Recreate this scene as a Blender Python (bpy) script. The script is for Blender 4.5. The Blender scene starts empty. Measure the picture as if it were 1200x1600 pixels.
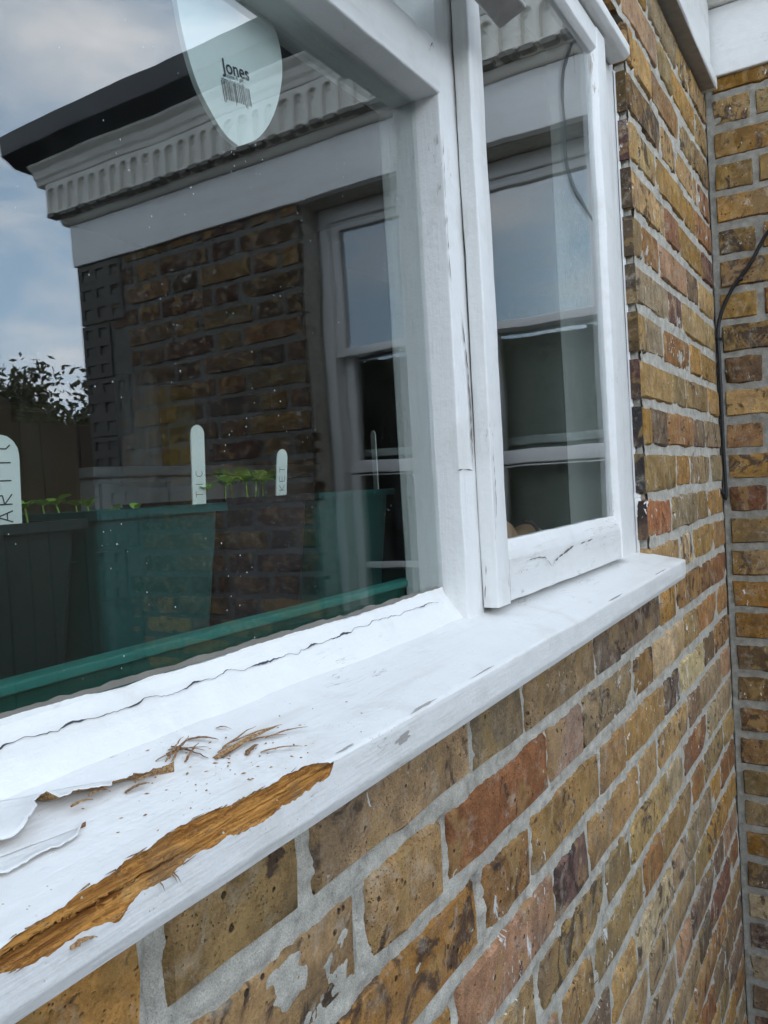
import bpy, bmesh, math, random
import numpy as np
from mathutils import Matrix, Vector

# ------------------------------------------------------------------ camera, sky, sun, exposure
ZC = 1.5                                    # camera height; all z below are written relative to it
scene = bpy.context.scene
cam_d = bpy.data.cameras.new('camera')
cam = bpy.data.objects.new('camera', cam_d)
scene.collection.objects.link(cam)
scene.camera = cam
cam_d.sensor_fit = 'VERTICAL'
cam_d.sensor_height = 36.0
cam_d.sensor_width = 27.0
cam_d.lens = 28.32
cam_d.clip_start = 0.01
cam_d.clip_end = 3000
RT = Vector((0.519895, -0.8521901, -0.05900186))
UP = Vector((0.05729515, -0.03412742, 0.99777381))
FW = Vector((0.85230655, 0.52211814, -0.03108368))
cam.matrix_world = Matrix(((RT.x, UP.x, -FW.x, 0), (RT.y, UP.y, -FW.y, -0.31), (RT.z, UP.z, -FW.z, ZC), (0, 0, 0, 1)))

SUN_EL, SUN_AZ = math.radians(20), math.radians(214)    # azimuth from +y towards +x; veiled by cloud, over the camera's left shoulder
w = bpy.data.worlds.new('World')
scene.world = w
w.use_nodes = True
wt = w.node_tree
wt.nodes.clear()
def wn(t, **k):
    n = wt.nodes.new(t)
    for a, b in k.items():
        setattr(n, a, b)
    return n
sky = wn('ShaderNodeTexSky', sky_type='NISHITA', sun_disc=False, sun_elevation=SUN_EL, sun_rotation=SUN_AZ, air_density=1.0, dust_density=0.6, ozone_density=2.5)
tc = wn('ShaderNodeTexCoord')
mp = wn('ShaderNodeMapping')
mp.inputs['Scale'].default_value = (1.0, 1.0, 2.6)
mp.inputs['Location'].default_value = (0.35, 0.1, 0.05)
nz = wn('ShaderNodeTexNoise')
nz.inputs['Scale'].default_value = 2.6
nz.inputs['Detail'].default_value = 6
nz.inputs['Roughness'].default_value = 0.55
nz.inputs['Distortion'].default_value = 0.25
rmp = wn('ShaderNodeValToRGB')
rmp.color_ramp.elements[0].position = 0.46
rmp.color_ramp.elements[0].color = (0, 0, 0, 1)
rmp.color_ramp.elements[1].position = 0.68
rmp.color_ramp.elements[1].color = (0.9, 0.9, 0.9, 1)
mixh = wn('ShaderNodeMix', data_type='RGBA')
mixh.inputs[7].default_value = (10.2, 13.8, 17.8, 1)
sepz = wn('ShaderNodeSeparateXYZ')
hzr = wn('ShaderNodeMapRange')
hzr.inputs[1].default_value = 0.0; hzr.inputs[2].default_value = 0.75; hzr.inputs[3].default_value = 0.85; hzr.inputs[4].default_value = 0.30
mixc = wn('ShaderNodeMix', data_type='RGBA')
mixc.inputs[7].default_value = (18.5, 17.8, 17.6, 1)
bg = wn('ShaderNodeBackground')
bg.inputs['Strength'].default_value = 0.15
wo = wn('ShaderNodeOutputWorld')
L = wt.links.new
L(tc.outputs['Generated'], mp.inputs['Vector'])
L(mp.outputs['Vector'], nz.inputs['Vector'])
L(nz.outputs['Fac'], rmp.inputs['Fac'])
L(rmp.outputs['Color'], mixc.inputs[0])
L(tc.outputs['Generated'], sepz.inputs[0])
L(sepz.outputs['Z'], hzr.inputs[0])
L(hzr.outputs[0], mixh.inputs[0])
L(sky.outputs['Color'], mixh.inputs[6])
L(mixh.outputs[2], mixc.inputs[6])
L(mixc.outputs[2], bg.inputs['Color'])
L(bg.outputs['Background'], wo.inputs['Surface'])

sl = bpy.data.lights.new('sun', 'SUN')
sl.energy = 0.5
sl.angle = math.radians(14)
sl.color = (0.92, 0.97, 1.0)
so = bpy.data.objects.new('sun', sl)
scene.collection.objects.link(so)
sd = Vector((math.sin(SUN_AZ) * math.cos(SUN_EL), math.cos(SUN_AZ) * math.cos(SUN_EL), math.sin(SUN_EL)))
so.rotation_euler = sd.to_track_quat('Z', 'Y').to_euler()
so.location = (-4, -4, 8)

vs = scene.view_settings
vs.view_transform = 'Standard'
vs.look = 'None'
vs.gamma = 1.0
vs.use_curve_mapping = False
vs.exposure = 0.36
scene.render.engine = 'CYCLES'
scene.cycles.max_bounces = 7
scene.cycles.diffuse_bounces = 3
scene.cycles.use_adaptive_sampling = True
scene.cycles.adaptive_threshold = 0.04
scene.cycles.transparent_max_bounces = 24
scene.cycles.glossy_bounces = 6
scene.cycles.use_denoising = True

rng = random.Random(7)
C = scene.collection

# ------------------------------------------------------------------ helpers
def thing(name, label, cat, loc=(0, 0, 0), group=None, kind=None):
    o = bpy.data.objects.new(name, None)
    C.objects.link(o)
    o.location = (loc[0], loc[1], loc[2] + ZC)
    o.empty_display_size = 0.05
    tag(o, label, cat, group, kind)
    return o

def tag(o, label=None, cat=None, group=None, kind=None):
    if label: o['label'] = label
    if cat: o['category'] = cat
    if group: o['group'] = group
    if kind: o['kind'] = kind
    elif cat: o['kind'] = 'thing'
    return o

def attach(o, parent):
    if parent is not None:
        o.parent = parent
        if parent.type == 'EMPTY':
            o.matrix_parent_inverse = Matrix.Translation(parent.location).inverted()
        elif parent.matrix_basis != Matrix.Identity(4):
            o.matrix_parent_inverse = parent.matrix_basis.inverted()
    return o

def mesh_data(name, v, f, mats, smooth=False, zoff=True):
    me = bpy.data.meshes.new(name)
    v = np.asarray(v, float).copy()
    if zoff:
        v[:, 2] += ZC
    me.from_pydata(v.tolist(), [], f if isinstance(f, list) else f.tolist())
    for m in (mats if isinstance(mats, (list, tuple)) else [mats]):
        me.materials.append(m)
    if smooth:
        me.polygons.foreach_set('use_smooth', [True] * len(me.polygons))
    me.update()
    return me

def mobj(name, v, f, mats, parent=None, smooth=False, zoff=True):
    o = bpy.data.objects.new(name, mesh_data(name, v, f, mats, smooth, zoff))
    C.objects.link(o)
    return attach(o, parent)

def inst(name, me, parent, loc, rot=(0, 0, 0), scale=(1, 1, 1)):
    o = bpy.data.objects.new(name, me)
    C.objects.link(o)
    o.location = (loc[0], loc[1], loc[2] + ZC)
    o.rotation_euler = rot
    o.scale = scale
    return attach(o, parent)

class VN:                                   # smooth value noise, 2-D, tileable lattice
    def __init__(s, seed):
        s.t = np.random.RandomState(seed).rand(256, 256)
    def __call__(s, x, y):
        x = np.asarray(x, float); y = np.asarray(y, float)
        xi = np.floor(x).astype(int); yi = np.floor(y).astype(int)
        fx = x - xi; fy = y - yi
        fx = fx * fx * (3 - 2 * fx); fy = fy * fy * (3 - 2 * fy)
        a = s.t[xi % 256, yi % 256]; b = s.t[(xi + 1) % 256, yi % 256]
        c = s.t[xi % 256, (yi + 1) % 256]; d = s.t[(xi + 1) % 256, (yi + 1) % 256]
        return (a * (1 - fx) + b * fx) * (1 - fy) + (c * (1 - fx) + d * fx) * fy - 0.5
    def fbm(s, x, y, o=4, g=0.5):
        r = 0; a = 1.0
        for i in range(o):
            r = r + a * s(x * 2 ** i + 17.3 * i, y * 2 ** i + 9.1 * i); a *= g
        return r
vn1, vn2, vn3 = VN(1), VN(2), VN(3)

def round_poly(p, r, k=3):
    out = []
    n = len(p)
    for i in range(n):
        a, b, c = (Vector(p[(i - 1) % n]), Vector(p[i]), Vector(p[(i + 1) % n]))
        u = (a - b); v = (c - b)
        rr = min(r, u.length * 0.45, v.length * 0.45)
        u = u.normalized() * rr; v = v.normalized() * rr
        for j in range(k + 1):
            t = j / k
            q = (b + u) * (1 - t) ** 2 + b * 2 * t * (1 - t) + (b + v) * t ** 2
            out.append((q.x, q.y))
    return out

def sweep(name, prof, axis, a, b, mat, parent=None, r=0.002, wob=0.0006, step=0.02, k=3, seed=None, smooth=True):
    """closed 2-D profile swept along an axis, hand-made wobble added"""
    P = np.array(round_poly(prof, r, k) if r > 0 else prof)
    n = max(2, int(abs(b - a) / step) + 1)
    t = np.linspace(a, b, n)
    s = rng.random() * 50 if seed is None else seed
    m = len(P)
    V = np.zeros((n, m, 3))
    T, I = np.meshgrid(t, np.arange(m), indexing='ij')
    du = wob * 2 * (vn1(T * 9 + s, I * 0 + s) + 0.5 * vn1(T * 40 + s, P[None, :, 0] * 60 + s))
    dv = wob * 2 * (vn2(T * 9 + s, I * 0 + s) + 0.5 * vn2(T * 40 + s, P[None, :, 1] * 60 + s))
    U = P[None, :, 0] + du; W = P[None, :, 1] + dv
    if axis == 'x': V[..., 0], V[..., 1], V[..., 2] = T, U, W
    elif axis == 'y': V[..., 0], V[..., 1], V[..., 2] = U, T, W
    else: V[..., 0], V[..., 1], V[..., 2] = U, W, T
    f = []
    for i in range(n - 1):
        for j in range(m):
            j2 = (j + 1) % m
            f.append((i * m + j, i * m + j2, (i + 1) * m + j2, (i + 1) * m + j))
    f.append(tuple(range(m - 1, -1, -1)))
    f.append(tuple((n - 1) * m + j for j in range(m)))
    o = mobj(name, V.reshape(-1, 3), f, mat, parent)
    fix_normals(o.data)
    if smooth: auto_smooth(o.data)
    return o

def fix_normals(me):
    bm = bmesh.new(); bm.from_mesh(me)
    bmesh.ops.recalc_face_normals(bm, faces=bm.faces)
    bm.to_mesh(me); bm.free()

def auto_smooth(me, ang=38):
    me.polygons.foreach_set('use_smooth', [True] * len(me.polygons))
    me.set_sharp_from_angle(angle=math.radians(ang))

def boxv(x0, x1, y0, y1, z0, z1):
    v = [(x0, y0, z0), (x1, y0, z0), (x1, y1, z0), (x0, y1, z0), (x0, y0, z1), (x1, y0, z1), (x1, y1, z1), (x0, y1, z1)]
    f = [(0, 3, 2, 1), (4, 5, 6, 7), (0, 1, 5, 4), (1, 2, 6, 5), (2, 3, 7, 6), (3, 0, 4, 7)]
    return v, f

def box(name, x0, x1, y0, y1, z0, z1, mat, parent=None, bev=0.0):
    v, f = boxv(x0, x1, y0, y1, z0, z1)
    o = mobj(name, v, f, mat, parent)
    if bev > 0:
        bm = bmesh.new(); bm.from_mesh(o.data)
        bmesh.ops.bevel(bm, geom=bm.edges[:] + bm.verts[:], offset=bev, segments=2, affect='EDGES', profile=0.5)
        bm.to_mesh(o.data); bm.free(); auto_smooth(o.data)
    return o

class MB:                                   # collects faces into one mesh
    def __init__(s): s.v = []; s.f = []
    def add(s, v, f):
        n = len(s.v); s.v += [tuple(q) for q in v]; s.f += [tuple(i + n for i in q) for q in f]
    def box(s, *a): s.add(*boxv(*a))
    def build(s, name, mat, parent=None, smooth=False): return mobj(name, s.v, s.f, mat, parent, smooth)

def tube(name, pts, rad, mat, parent=None, seg=8, res=None):
    P = [Vector(p) for p in pts]
    if res:                                  # Catmull-Rom resample
        Q = []
        for i in range(len(P) - 1):
            p0, p1, p2, p3 = P[max(i - 1, 0)], P[i], P[i + 1], P[min(i + 2, len(P) - 1)]
            for j in range(res):
                t = j / res
                Q.append(0.5 * ((2 * p1) + (p2 - p0) * t + (2 * p0 - 5 * p1 + 4 * p2 - p3) * t * t + (3 * p1 - p0 - 3 * p2 + p3) * t ** 3))
        Q.append(P[-1]); P = Q
    v = []; f = []
    nrm = Vector((0.3, 0.2, 1)).normalized()
    R_ = rad if isinstance(rad, (list, tuple)) else None
    for i, p in enumerate(P):
        d = (P[min(i + 1, len(P) - 1)] - P[max(i - 1, 0)]).normalized()
        u = d.cross(nrm)
        if u.length < 1e-3: u = d.cross(Vector((1, 0, 0)))
        u.normalize(); w_ = d.cross(u)
        rr = rad if R_ is None else R_[0] + (R_[1] - R_[0]) * i / (len(P) - 1)
        for j in range(seg):
            a = 2 * math.pi * j / seg
            v.append(p + (u * math.cos(a) + w_ * math.sin(a)) * rr)
    for i in range(len(P) - 1):
        for j in range(seg):
            f.append((i * seg + j, i * seg + (j + 1) % seg, (i + 1) * seg + (j + 1) % seg, (i + 1) * seg + j))
    f.append(tuple(range(seg - 1, -1, -1))); f.append(tuple((len(P) - 1) * seg + j for j in range(seg)))
    return mobj(name, v, f, mat, parent, True)

def at(u, v, y):                             # photograph pixel -> point on the upright plane y (used once, to lay out real sizes)
    d = (u - 600) * RT - (v - 800) * UP + 1258.74 * FW
    return d * ((y + 0.31) / d.y) - Vector((0, 0.31, 0))

# ------------------------------------------------------------------ materials
class NT:
    def __init__(s, name):
        s.m = bpy.data.materials.new(name); s.m.use_nodes = True
        s.t = s.m.node_tree; s.t.nodes.clear()
        s.out = s.n('ShaderNodeOutputMaterial')
    def n(s, t, **k):
        q = s.t.nodes.new(t)
        for a, b in k.items(): setattr(q, a, b)
        return q
    def l(s, a, b): s.t.links.new(a, b)
    def setin(s, sock, v):
        if hasattr(v, 'is_output') or isinstance(v, bpy.types.NodeSocket): s.l(v, sock)
        elif isinstance(v, (tuple, list)) and len(v) == 3 and sock.type == 'RGBA': sock.default_value = (*v, 1)
        else: sock.default_value = v
    def noise(s, vec, scale, detail=4, rough=0.55, dist=0.0):
        q = s.n('ShaderNodeTexNoise'); s.setin(q.inputs['Vector'], vec)
        q.inputs['Scale'].default_value = scale; q.inputs['Detail'].default_value = detail
        q.inputs['Roughness'].default_value = rough; q.inputs['Distortion'].default_value = dist
        return q.outputs['Fac']
    def vor(s, vec, scale, feat='F1', out='Distance', rnd=1.0):
        q = s.n('ShaderNodeTexVoronoi', feature=feat); s.setin(q.inputs['Vector'], vec)
        q.inputs['Scale'].default_value = scale; q.inputs['Randomness'].default_value = rnd
        return q.outputs[out]
    def math(s, op, a, b=None, c=None, clamp=False):
        q = s.n('ShaderNodeMath', operation=op, use_clamp=clamp); s.setin(q.inputs[0], a)
        if b is not None: s.setin(q.inputs[1], b)
        if c is not None: s.setin(q.inputs[2], c)
        return q.outputs[0]
    def ramp(s, v, lo, hi):
        q = s.n('ShaderNodeMapRange'); q.interpolation_type = 'SMOOTHSTEP'
        s.setin(q.inputs[0], v); s.setin(q.inputs[1], lo); s.setin(q.inputs[2], hi)
        return q.outputs[0]
    def mix(s, f, a, b, mode='MIX'):
        q = s.n('ShaderNodeMix', data_type='RGBA', blend_type=mode); s.setin(q.inputs[0], f); s.setin(q.inputs[6], a); s.setin(q.inputs[7], b)
        return q.outputs[2]
    def vmul(s, v, t):
        q = s.n('ShaderNodeVectorMath', operation='MULTIPLY'); s.setin(q.inputs[0], v); q.inputs[1].default_value = t
        return q.outputs[0]
    def vadd(s, v, t):
        q = s.n('ShaderNodeVectorMath', operation='ADD'); s.setin(q.inputs[0], v); s.setin(q.inputs[1], t)
        return q.outputs[0]
    def pos(s): return s.n('ShaderNodeNewGeometry').outputs['Position']
    def obj(s): return s.n('ShaderNodeTexCoord').outputs['Object']
    def bump(s, h, strength=0.5, dist=0.001, nrm=None):
        q = s.n('ShaderNodeBump'); q.inputs['Strength'].default_value = strength; q.inputs['Distance'].default_value = dist
        s.setin(q.inputs['Height'], h)
        if nrm is not None: s.l(nrm, q.inputs['Normal'])
        return q.outputs[0]
    def bsdf(s, col, rough=0.6, nrm=None, spec=0.4, **k):
        q = s.n('ShaderNodeBsdfPrincipled'); s.setin(q.inputs['Base Color'], col); s.setin(q.inputs['Roughness'], rough)
        s.setin(q.inputs['Specular IOR Level'], spec)
        if nrm is not None: s.l(nrm, q.inputs['Normal'])
        for a, b in k.items(): s.setin(q.inputs[a], b)
        s.l(q.outputs[0], s.out.inputs['Surface'])
        return q

def mat_plain(name, col, rough=0.6, var=0.15, scale=30, bump=0.2, spec=0.4):
    t = NT(name); p = t.pos()
    n = t.noise(p, scale, 5); k = t.math('MULTIPLY_ADD', n, 2 * var, 1 - var)
    c = t.mix(1.0, col, k, 'MULTIPLY')
    t.bsdf(c, rough, t.bump(t.noise(p, scale * 8, 3), bump, 0.0006), spec)
    return t.m

def mat_brick(name, joined=False):
    t = NT(name)
    if joined:
        a = t.n('ShaderNodeAttribute', attribute_name='Col'); base = a.outputs['Color']
        p = t.pos(); rnd = t.math('FRACT', t.math('MULTIPLY', a.outputs['Alpha'], 13.7))
    else:
        oi = t.n('ShaderNodeObjectInfo'); base = oi.outputs['Color']; rnd = oi.outputs['Random']
        p = t.obj()
    off = t.n('ShaderNodeCombineXYZ')
    for i, k in enumerate((37.0, 91.0, 53.0)): t.l(t.math('MULTIPLY', rnd, k), off.inputs[i])
    q = t.vadd(p, off.outputs[0])
    wp = t.pos()
    mid = t.noise(q, 46, 5, 0.66); fine = t.noise(q, 420, 3, 0.65); blot = t.noise(t.vadd(q, (2.7, 3.9, 1.1)), 21, 4, 0.6, 0.5)
    c = t.mix(1.0, base, t.math('MULTIPLY_ADD', mid, 2.0, 0.02), 'MULTIPLY')
    c = t.mix(1.0, c, t.math('MULTIPLY_ADD', blot, 1.1, 0.47), 'MULTIPLY')
    c = t.mix(1.0, c, t.math('MULTIPLY_ADD', fine, 1.2, 0.42), 'MULTIPLY')
    # pink and ochre clays fired into the same brick
    q2 = t.vadd(q, (5.3, 2.1, 8.8))
    pink = t.ramp(t.noise(q2, 15, 3, 0.5, 0.8), 0.54, 0.64)
    c = t.mix(t.math('MULTIPLY', pink, t.math('MULTIPLY', rnd, 0.4)), c, (0.29, 0.165, 0.105))
    och = t.ramp(t.noise(t.vadd(q, (1.3, 7.1, 3.8)), 19, 3, 0.55, 0.9), 0.53, 0.63)
    c = t.mix(t.math('MULTIPLY', och, 0.5), c, (0.40, 0.26, 0.10))
    # burnt dark patches
    burn = t.ramp(t.noise(t.vadd(q, (9.3, 4.1, 0.8)), 22, 4, 0.68, 1.3), t.math('MULTIPLY_ADD', rnd, -0.18, 0.65), t.math('MULTIPLY_ADD', rnd, -0.15, 0.74))
    c = t.mix(t.math('MULTIPLY', burn, 0.85), c, (0.052, 0.036, 0.032))
    # soot / weather film
    soot = t.ramp(t.noise(wp, 5.5, 3, 0.6), 0.50, 0.68)
    c = t.mix(t.math('MULTIPLY', soot, 0.35), c, (0.14, 0.12, 0.095))
    # lime bloom
    lime = t.ramp(t.noise(t.vadd(q, (3.9, 1.7, 6.2)), 34, 4, 0.76, 0.4), 0.50, 0.76)
    c = t.mix(t.math('MULTIPLY', lime, 0.55), c, (0.52, 0.47, 0.38))
    # pits
    v = t.vor(q, 95); pitm = t.ramp(mid, 0.50, 0.58)
    pit = t.math('MULTIPLY', t.math('SUBTRACT', 1.0, t.ramp(v, 0.13, 0.23)), pitm)
    v2 = t.vor(t.vadd(q, (4, 4, 4)), 330); pit2 = t.math('MULTIPLY', t.math('SUBTRACT', 1.0, t.ramp(v2, 0.14, 0.24)), t.ramp(blot, 0.44, 0.60))
    pits = t.math('MAXIMUM', pit, t.math('MULTIPLY', pit2, 0.8))
    c = t.mix(t.math('MULTIPLY', pits, 0.85), c, (0.035, 0.026, 0.02))
    # drips and flicks of old white paint
    fl = t.vmul(wp, (1.0, 1.0, 0.55))
    pn = t.noise(fl, 120, 3, 0.6, 0.5); pm = t.noise(t.vadd(wp, (3.1, 0.2, 1.7)), 6.5, 2, 0.6)
    fleck = t.math('MULTIPLY', t.ramp(pn, 0.655, 0.675), t.ramp(pm, 0.52, 0.60))
    bigp = t.math('MULTIPLY', t.ramp(t.noise(fl, 50, 5, 0.7, 0.6), 0.575, 0.640), t.ramp(t.noise(t.vadd(wp, (1.1, 6.2, 4.7)), 7.0, 2, 0.5), 0.60, 0.68))
    white = t.math('MAXIMUM', fleck, bigp)
    c = t.mix(white, c, (0.74, 0.75, 0.74))
    h = t.math('ADD', t.math('MULTIPLY', mid, 1.0), t.math('MULTIPLY', fine, 0.35))
    h = t.math('SUBTRACT', h, t.math('MULTIPLY', pits, 1.0))
    t.bsdf(c, t.math('SUBTRACT', 0.9, t.math('MULTIPLY', white, 0.3)), t.bump(h, 1.0, 0.0034), 0.25)
    return t.m

def mat_mortar(name='mortar', k=1.0):
    t = NT(name); p = t.pos()
    a = t.noise(p, 7, 5, 0.6); b = t.noise(p, 60, 5, 0.6); g = t.noise(p, 900, 3, 0.7)
    c = t.mix(a, (0.37 * k, 0.35 * k, 0.30 * k), (0.49 * k, 0.47 * k, 0.415 * k))
    c = t.mix(1.0, c, t.math('MULTIPLY_ADD', b, 1.2, 0.38), 'MULTIPLY')
    c = t.mix(1.0, c, t.math('MULTIPLY_ADD', g, 1.5, 0.25), 'MULTIPLY')
    d = t.ramp(t.noise(p, 26, 4, 0.7), 0.54, 0.72)
    c = t.mix(t.math('MULTIPLY', d, 0.55), c, (0.13, 0.115, 0.10))
    grit = t.math('SUBTRACT', 1.0, t.ramp(t.vor(p, 520), 0.10, 0.22))
    gm = t.ramp(t.noise(p, 210, 2), 0.52, 0.6)
    c = t.mix(t.math('MULTIPLY', t.math('MULTIPLY', grit, gm), 0.7), c, (0.16, 0.12, 0.09))
    h = t.math('ADD', t.math('MULTIPLY', b, 0.8), t.math('MULTIPLY', g, 0.35))
    t.bsdf(c, 0.95, t.bump(h, 1.0, 0.002), 0.15)
    return t.m

def mat_paint(name, axis='x', base=(0.79, 0.79, 0.775), wear=1.0, rough=0.42, grime=0.26, specks=False):
    t = NT(name); p = t.pos()
    st = {'x': (0.06, 1, 1), 'y': (1, 0.06, 1), 'z': (1, 1, 0.06)}[axis]
    sc = {'x': (0.09, 1, 1), 'y': (1, 0.09, 1), 'z': (1, 1, 0.09)}[axis]
    ps = t.vmul(p, st); pc = t.vmul(p, sc)
    brush = t.noise(ps, 420, 4, 0.6); lump = t.noise(p, 55, 3, 0.55); lay = t.noise(p, 260, 2, 0.6)
    c = t.mix(1.0, base, t.math('MULTIPLY_ADD', lump, 0.10, 0.95), 'MULTIPLY')
    g = t.ramp(t.noise(t.vmul(p, st if False else (1, 1, 1)), 12, 5, 0.7, 0.3), 0.50, 0.72)
    c = t.mix(t.math('MULTIPLY', g, grime), c, (0.50, 0.47, 0.40))
    streak = t.ramp(t.noise(t.vadd(pc, (6.1, 2.4, 3.3)), 26, 4, 0.65), 0.50, 0.74)
    c = t.mix(t.math('MULTIPLY', streak, grime * 1.3), c, (0.52, 0.49, 0.43))
    if specks:
        sp = t.math('MULTIPLY', t.math('SUBTRACT', 1.0, t.ramp(t.vor(p, 260), 0.06, 0.14)), t.ramp(lump, 0.50, 0.60))
        c = t.mix(t.math('MULTIPLY', sp, 0.7), c, (0.30, 0.24, 0.18))
    # hairline cracks: thin contours of a grain-stretched noise, only in worn zones
    cn = t.noise(t.vadd(pc, (2.2, 5.1, 1.3)), 60, 4, 0.6, 0.2)
    ln = t.math('SUBTRACT', 1.0, t.ramp(t.math('ABSOLUTE', t.math('SUBTRACT', cn, 0.5)), 0.0015, 0.006))
    zone = t.ramp(t.noise(t.vadd(p, (7.7, 3.3, 2.2)), 11, 4, 0.6), 0.56, 0.64)
    crack = t.math('MULTIPLY', t.math('MULTIPLY', ln, zone), wear, clamp=True)
    c = t.mix(t.math('MULTIPLY', crack, 0.6), c, (0.28, 0.235, 0.19))
    # chips down to bare timber
    chn = t.noise(t.vadd(pc, (4.4, 1.7, 9.1)), 70, 6, 0.68, 0.4)
    chz = t.ramp(t.noise(t.vadd(p, (0.7, 8.3, 5.2)), 8, 3, 0.6), 0.60, 0.70)
    chip = t.math('MULTIPLY', t.math('MULTIPLY', t.ramp(chn, 0.645, 0.665), chz), wear, clamp=True)
    wood = t.mix(t.noise(ps, 700, 3), (0.24, 0.18, 0.13), (0.48, 0.41, 0.34))
    c = t.mix(chip, c, wood)
    h = t.math('ADD', t.math('MULTIPLY', brush, 0.35), t.math('ADD', t.math('MULTIPLY', lump, 0.8), t.math('MULTIPLY', lay, 0.25)))
    t.bsdf(c, t.math('MULTIPLY_ADD', lump, 0.2, rough - 0.1), t.bump(h, 0.85, 0.0014), 0.45)
    return t.m

def mat_glass(name, r0=0.13, specks=True, dirt=0.0025):
    t = NT(name); p = t.pos()
    ge = t.n('ShaderNodeNewGeometry')        # Schlick reflectance, the same from both sides of the sheet
    dt = t.n('ShaderNodeVectorMath', operation='DOT_PRODUCT'); t.l(ge.outputs['Incoming'], dt.inputs[0]); t.l(ge.outputs['Normal'], dt.inputs[1])
    gz = t.math('POWER', t.math('SUBTRACT', 1.0, t.math('ABSOLUTE', dt.outputs['Value']), clamp=True), 5.0)
    fr = t.math('MULTIPLY_ADD', gz, 1 - r0, r0, clamp=True)
    tr = t.n('ShaderNodeBsdfTransparent'); tr.inputs[0].default_value = (0.93, 0.96, 0.95, 1)
    gl = t.n('ShaderNodeBsdfGlossy'); gl.inputs['Roughness'].default_value = 0.0; gl.inputs['Color'].default_value = (0.97, 0.98, 1, 1)
    wv = t.noise(p, 5.5, 2, 0.4)
    t.l(t.bump(wv, 0.35, 0.0012), gl.inputs['Normal'])
    mx = t.n('ShaderNodeMixShader'); t.l(fr, mx.inputs[0]); t.l(tr.outputs[0], mx.inputs[1]); t.l(gl.outputs[0], mx.inputs[2])
    last = mx.outputs[0]
    if specks:
        df = t.n('ShaderNodeBsdfDiffuse'); df.inputs['Color'].default_value = (0.75, 0.77, 0.78, 1)
        v = t.vor(t.vmul(p, (1, 0.2, 0.8)), 190)
        s1 = t.math('SUBTRACT', 1.0, t.ramp(v, 0.05, 0.10))
        s1 = t.math('MULTIPLY', s1, t.ramp(t.noise(p, 24, 3, 0.6), 0.54, 0.62))
        sm = t.math('MULTIPLY', t.ramp(t.noise(t.vmul(p, (1, 0.3, 0.5)), 30, 6, 0.7, 0.6), 0.45, 0.9), dirt * 4)
        edge = t.math('ADD', t.math('MULTIPLY', s1, 0.85), t.math('ADD', sm, dirt * 0.5), clamp=True)
        m2 = t.n('ShaderNodeMixShader'); t.l(edge, m2.inputs[0]); t.l(last, m2.inputs[1]); t.l(df.outputs[0], m2.inputs[2])
        last = m2.outputs[0]
    t.l(last, t.out.inputs['Surface'])
    return t.m

def mat_rot():
    t = NT('rotten_wood'); p = t.pos()
    ps = t.vmul(p, (0.045, 1, 1))
    f1 = t.noise(ps, 480, 5, 0.65, 0.4); f2 = t.noise(t.vmul(p, (0.12, 1, 1)), 130, 5, 0.6, 0.6); b = t.noise(p, 30, 4, 0.6)
    c = t.mix(t.ramp(f1, 0.32, 0.68), (0.22, 0.085, 0.02), (0.68, 0.335, 0.085))
    c = t.mix(t.math('MULTIPLY', t.ramp(f2, 0.54, 0.68), 0.5), c, (0.12, 0.045, 0.016))
    c = t.mix(t.math('MULTIPLY', t.ramp(b, 0.56, 0.70), 0.6), c, (0.55, 0.33, 0.12))
    gy = t.math('MULTIPLY', t.ramp(t.noise(t.vadd(p, (1.4, 0.3, 0.2)), 17, 3), 0.54, 0.66), 0.5)
    c = t.mix(gy, c, (0.22, 0.165, 0.10))
    dots = t.math('MULTIPLY', t.math('SUBTRACT', 1.0, t.ramp(t.vor(p, 210), 0.08, 0.16)), t.ramp(t.noise(p, 70, 2), 0.58, 0.64))
    c = t.mix(dots, c, (0.75, 0.72, 0.65))
    t.bsdf(c, 0.8, t.bump(t.math('ADD', f1, f2), 1.0, 0.0022), 0.2)
    return t.m

def mat_splinter():
    t = NT('splinter_wood'); p = t.pos(); oi = t.n('ShaderNodeObjectInfo')
    n = t.noise(p, 900, 4, 0.6)
    c = t.mix(t.ramp(n, 0.35, 0.7), (0.20, 0.10, 0.045), (0.55, 0.36, 0.18))
    c = t.mix(t.math('MULTIPLY', oi.outputs['Random'], 0.75), c, (0.115, 0.062, 0.04))
    t.bsdf(c, 0.85, t.bump(n, 0.8, 0.0008), 0.2)
    return t.m

def mat_leaf(name, col):
    t = NT(name); oi = t.n('ShaderNodeObjectInfo')
    n = t.noise(t.pos(), 60, 3)
    c = t.mix(1.0, col, t.math('MULTIPLY_ADD', n, 0.9, 0.55), 'MULTIPLY')
    b = t.bsdf(c, 0.5, None, 0.3)
    tl = t.n('ShaderNodeBsdfTranslucent'); t.setin(tl.inputs['Color'], c)
    mx = t.n('ShaderNodeMixShader'); mx.inputs[0].default_value = 0.35
    t.l(b.outputs[0], mx.inputs[1]); t.l(tl.outputs[0], mx.inputs[2]); t.l(mx.outputs[0], t.out.inputs['Surface'])
    return t.m

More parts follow.
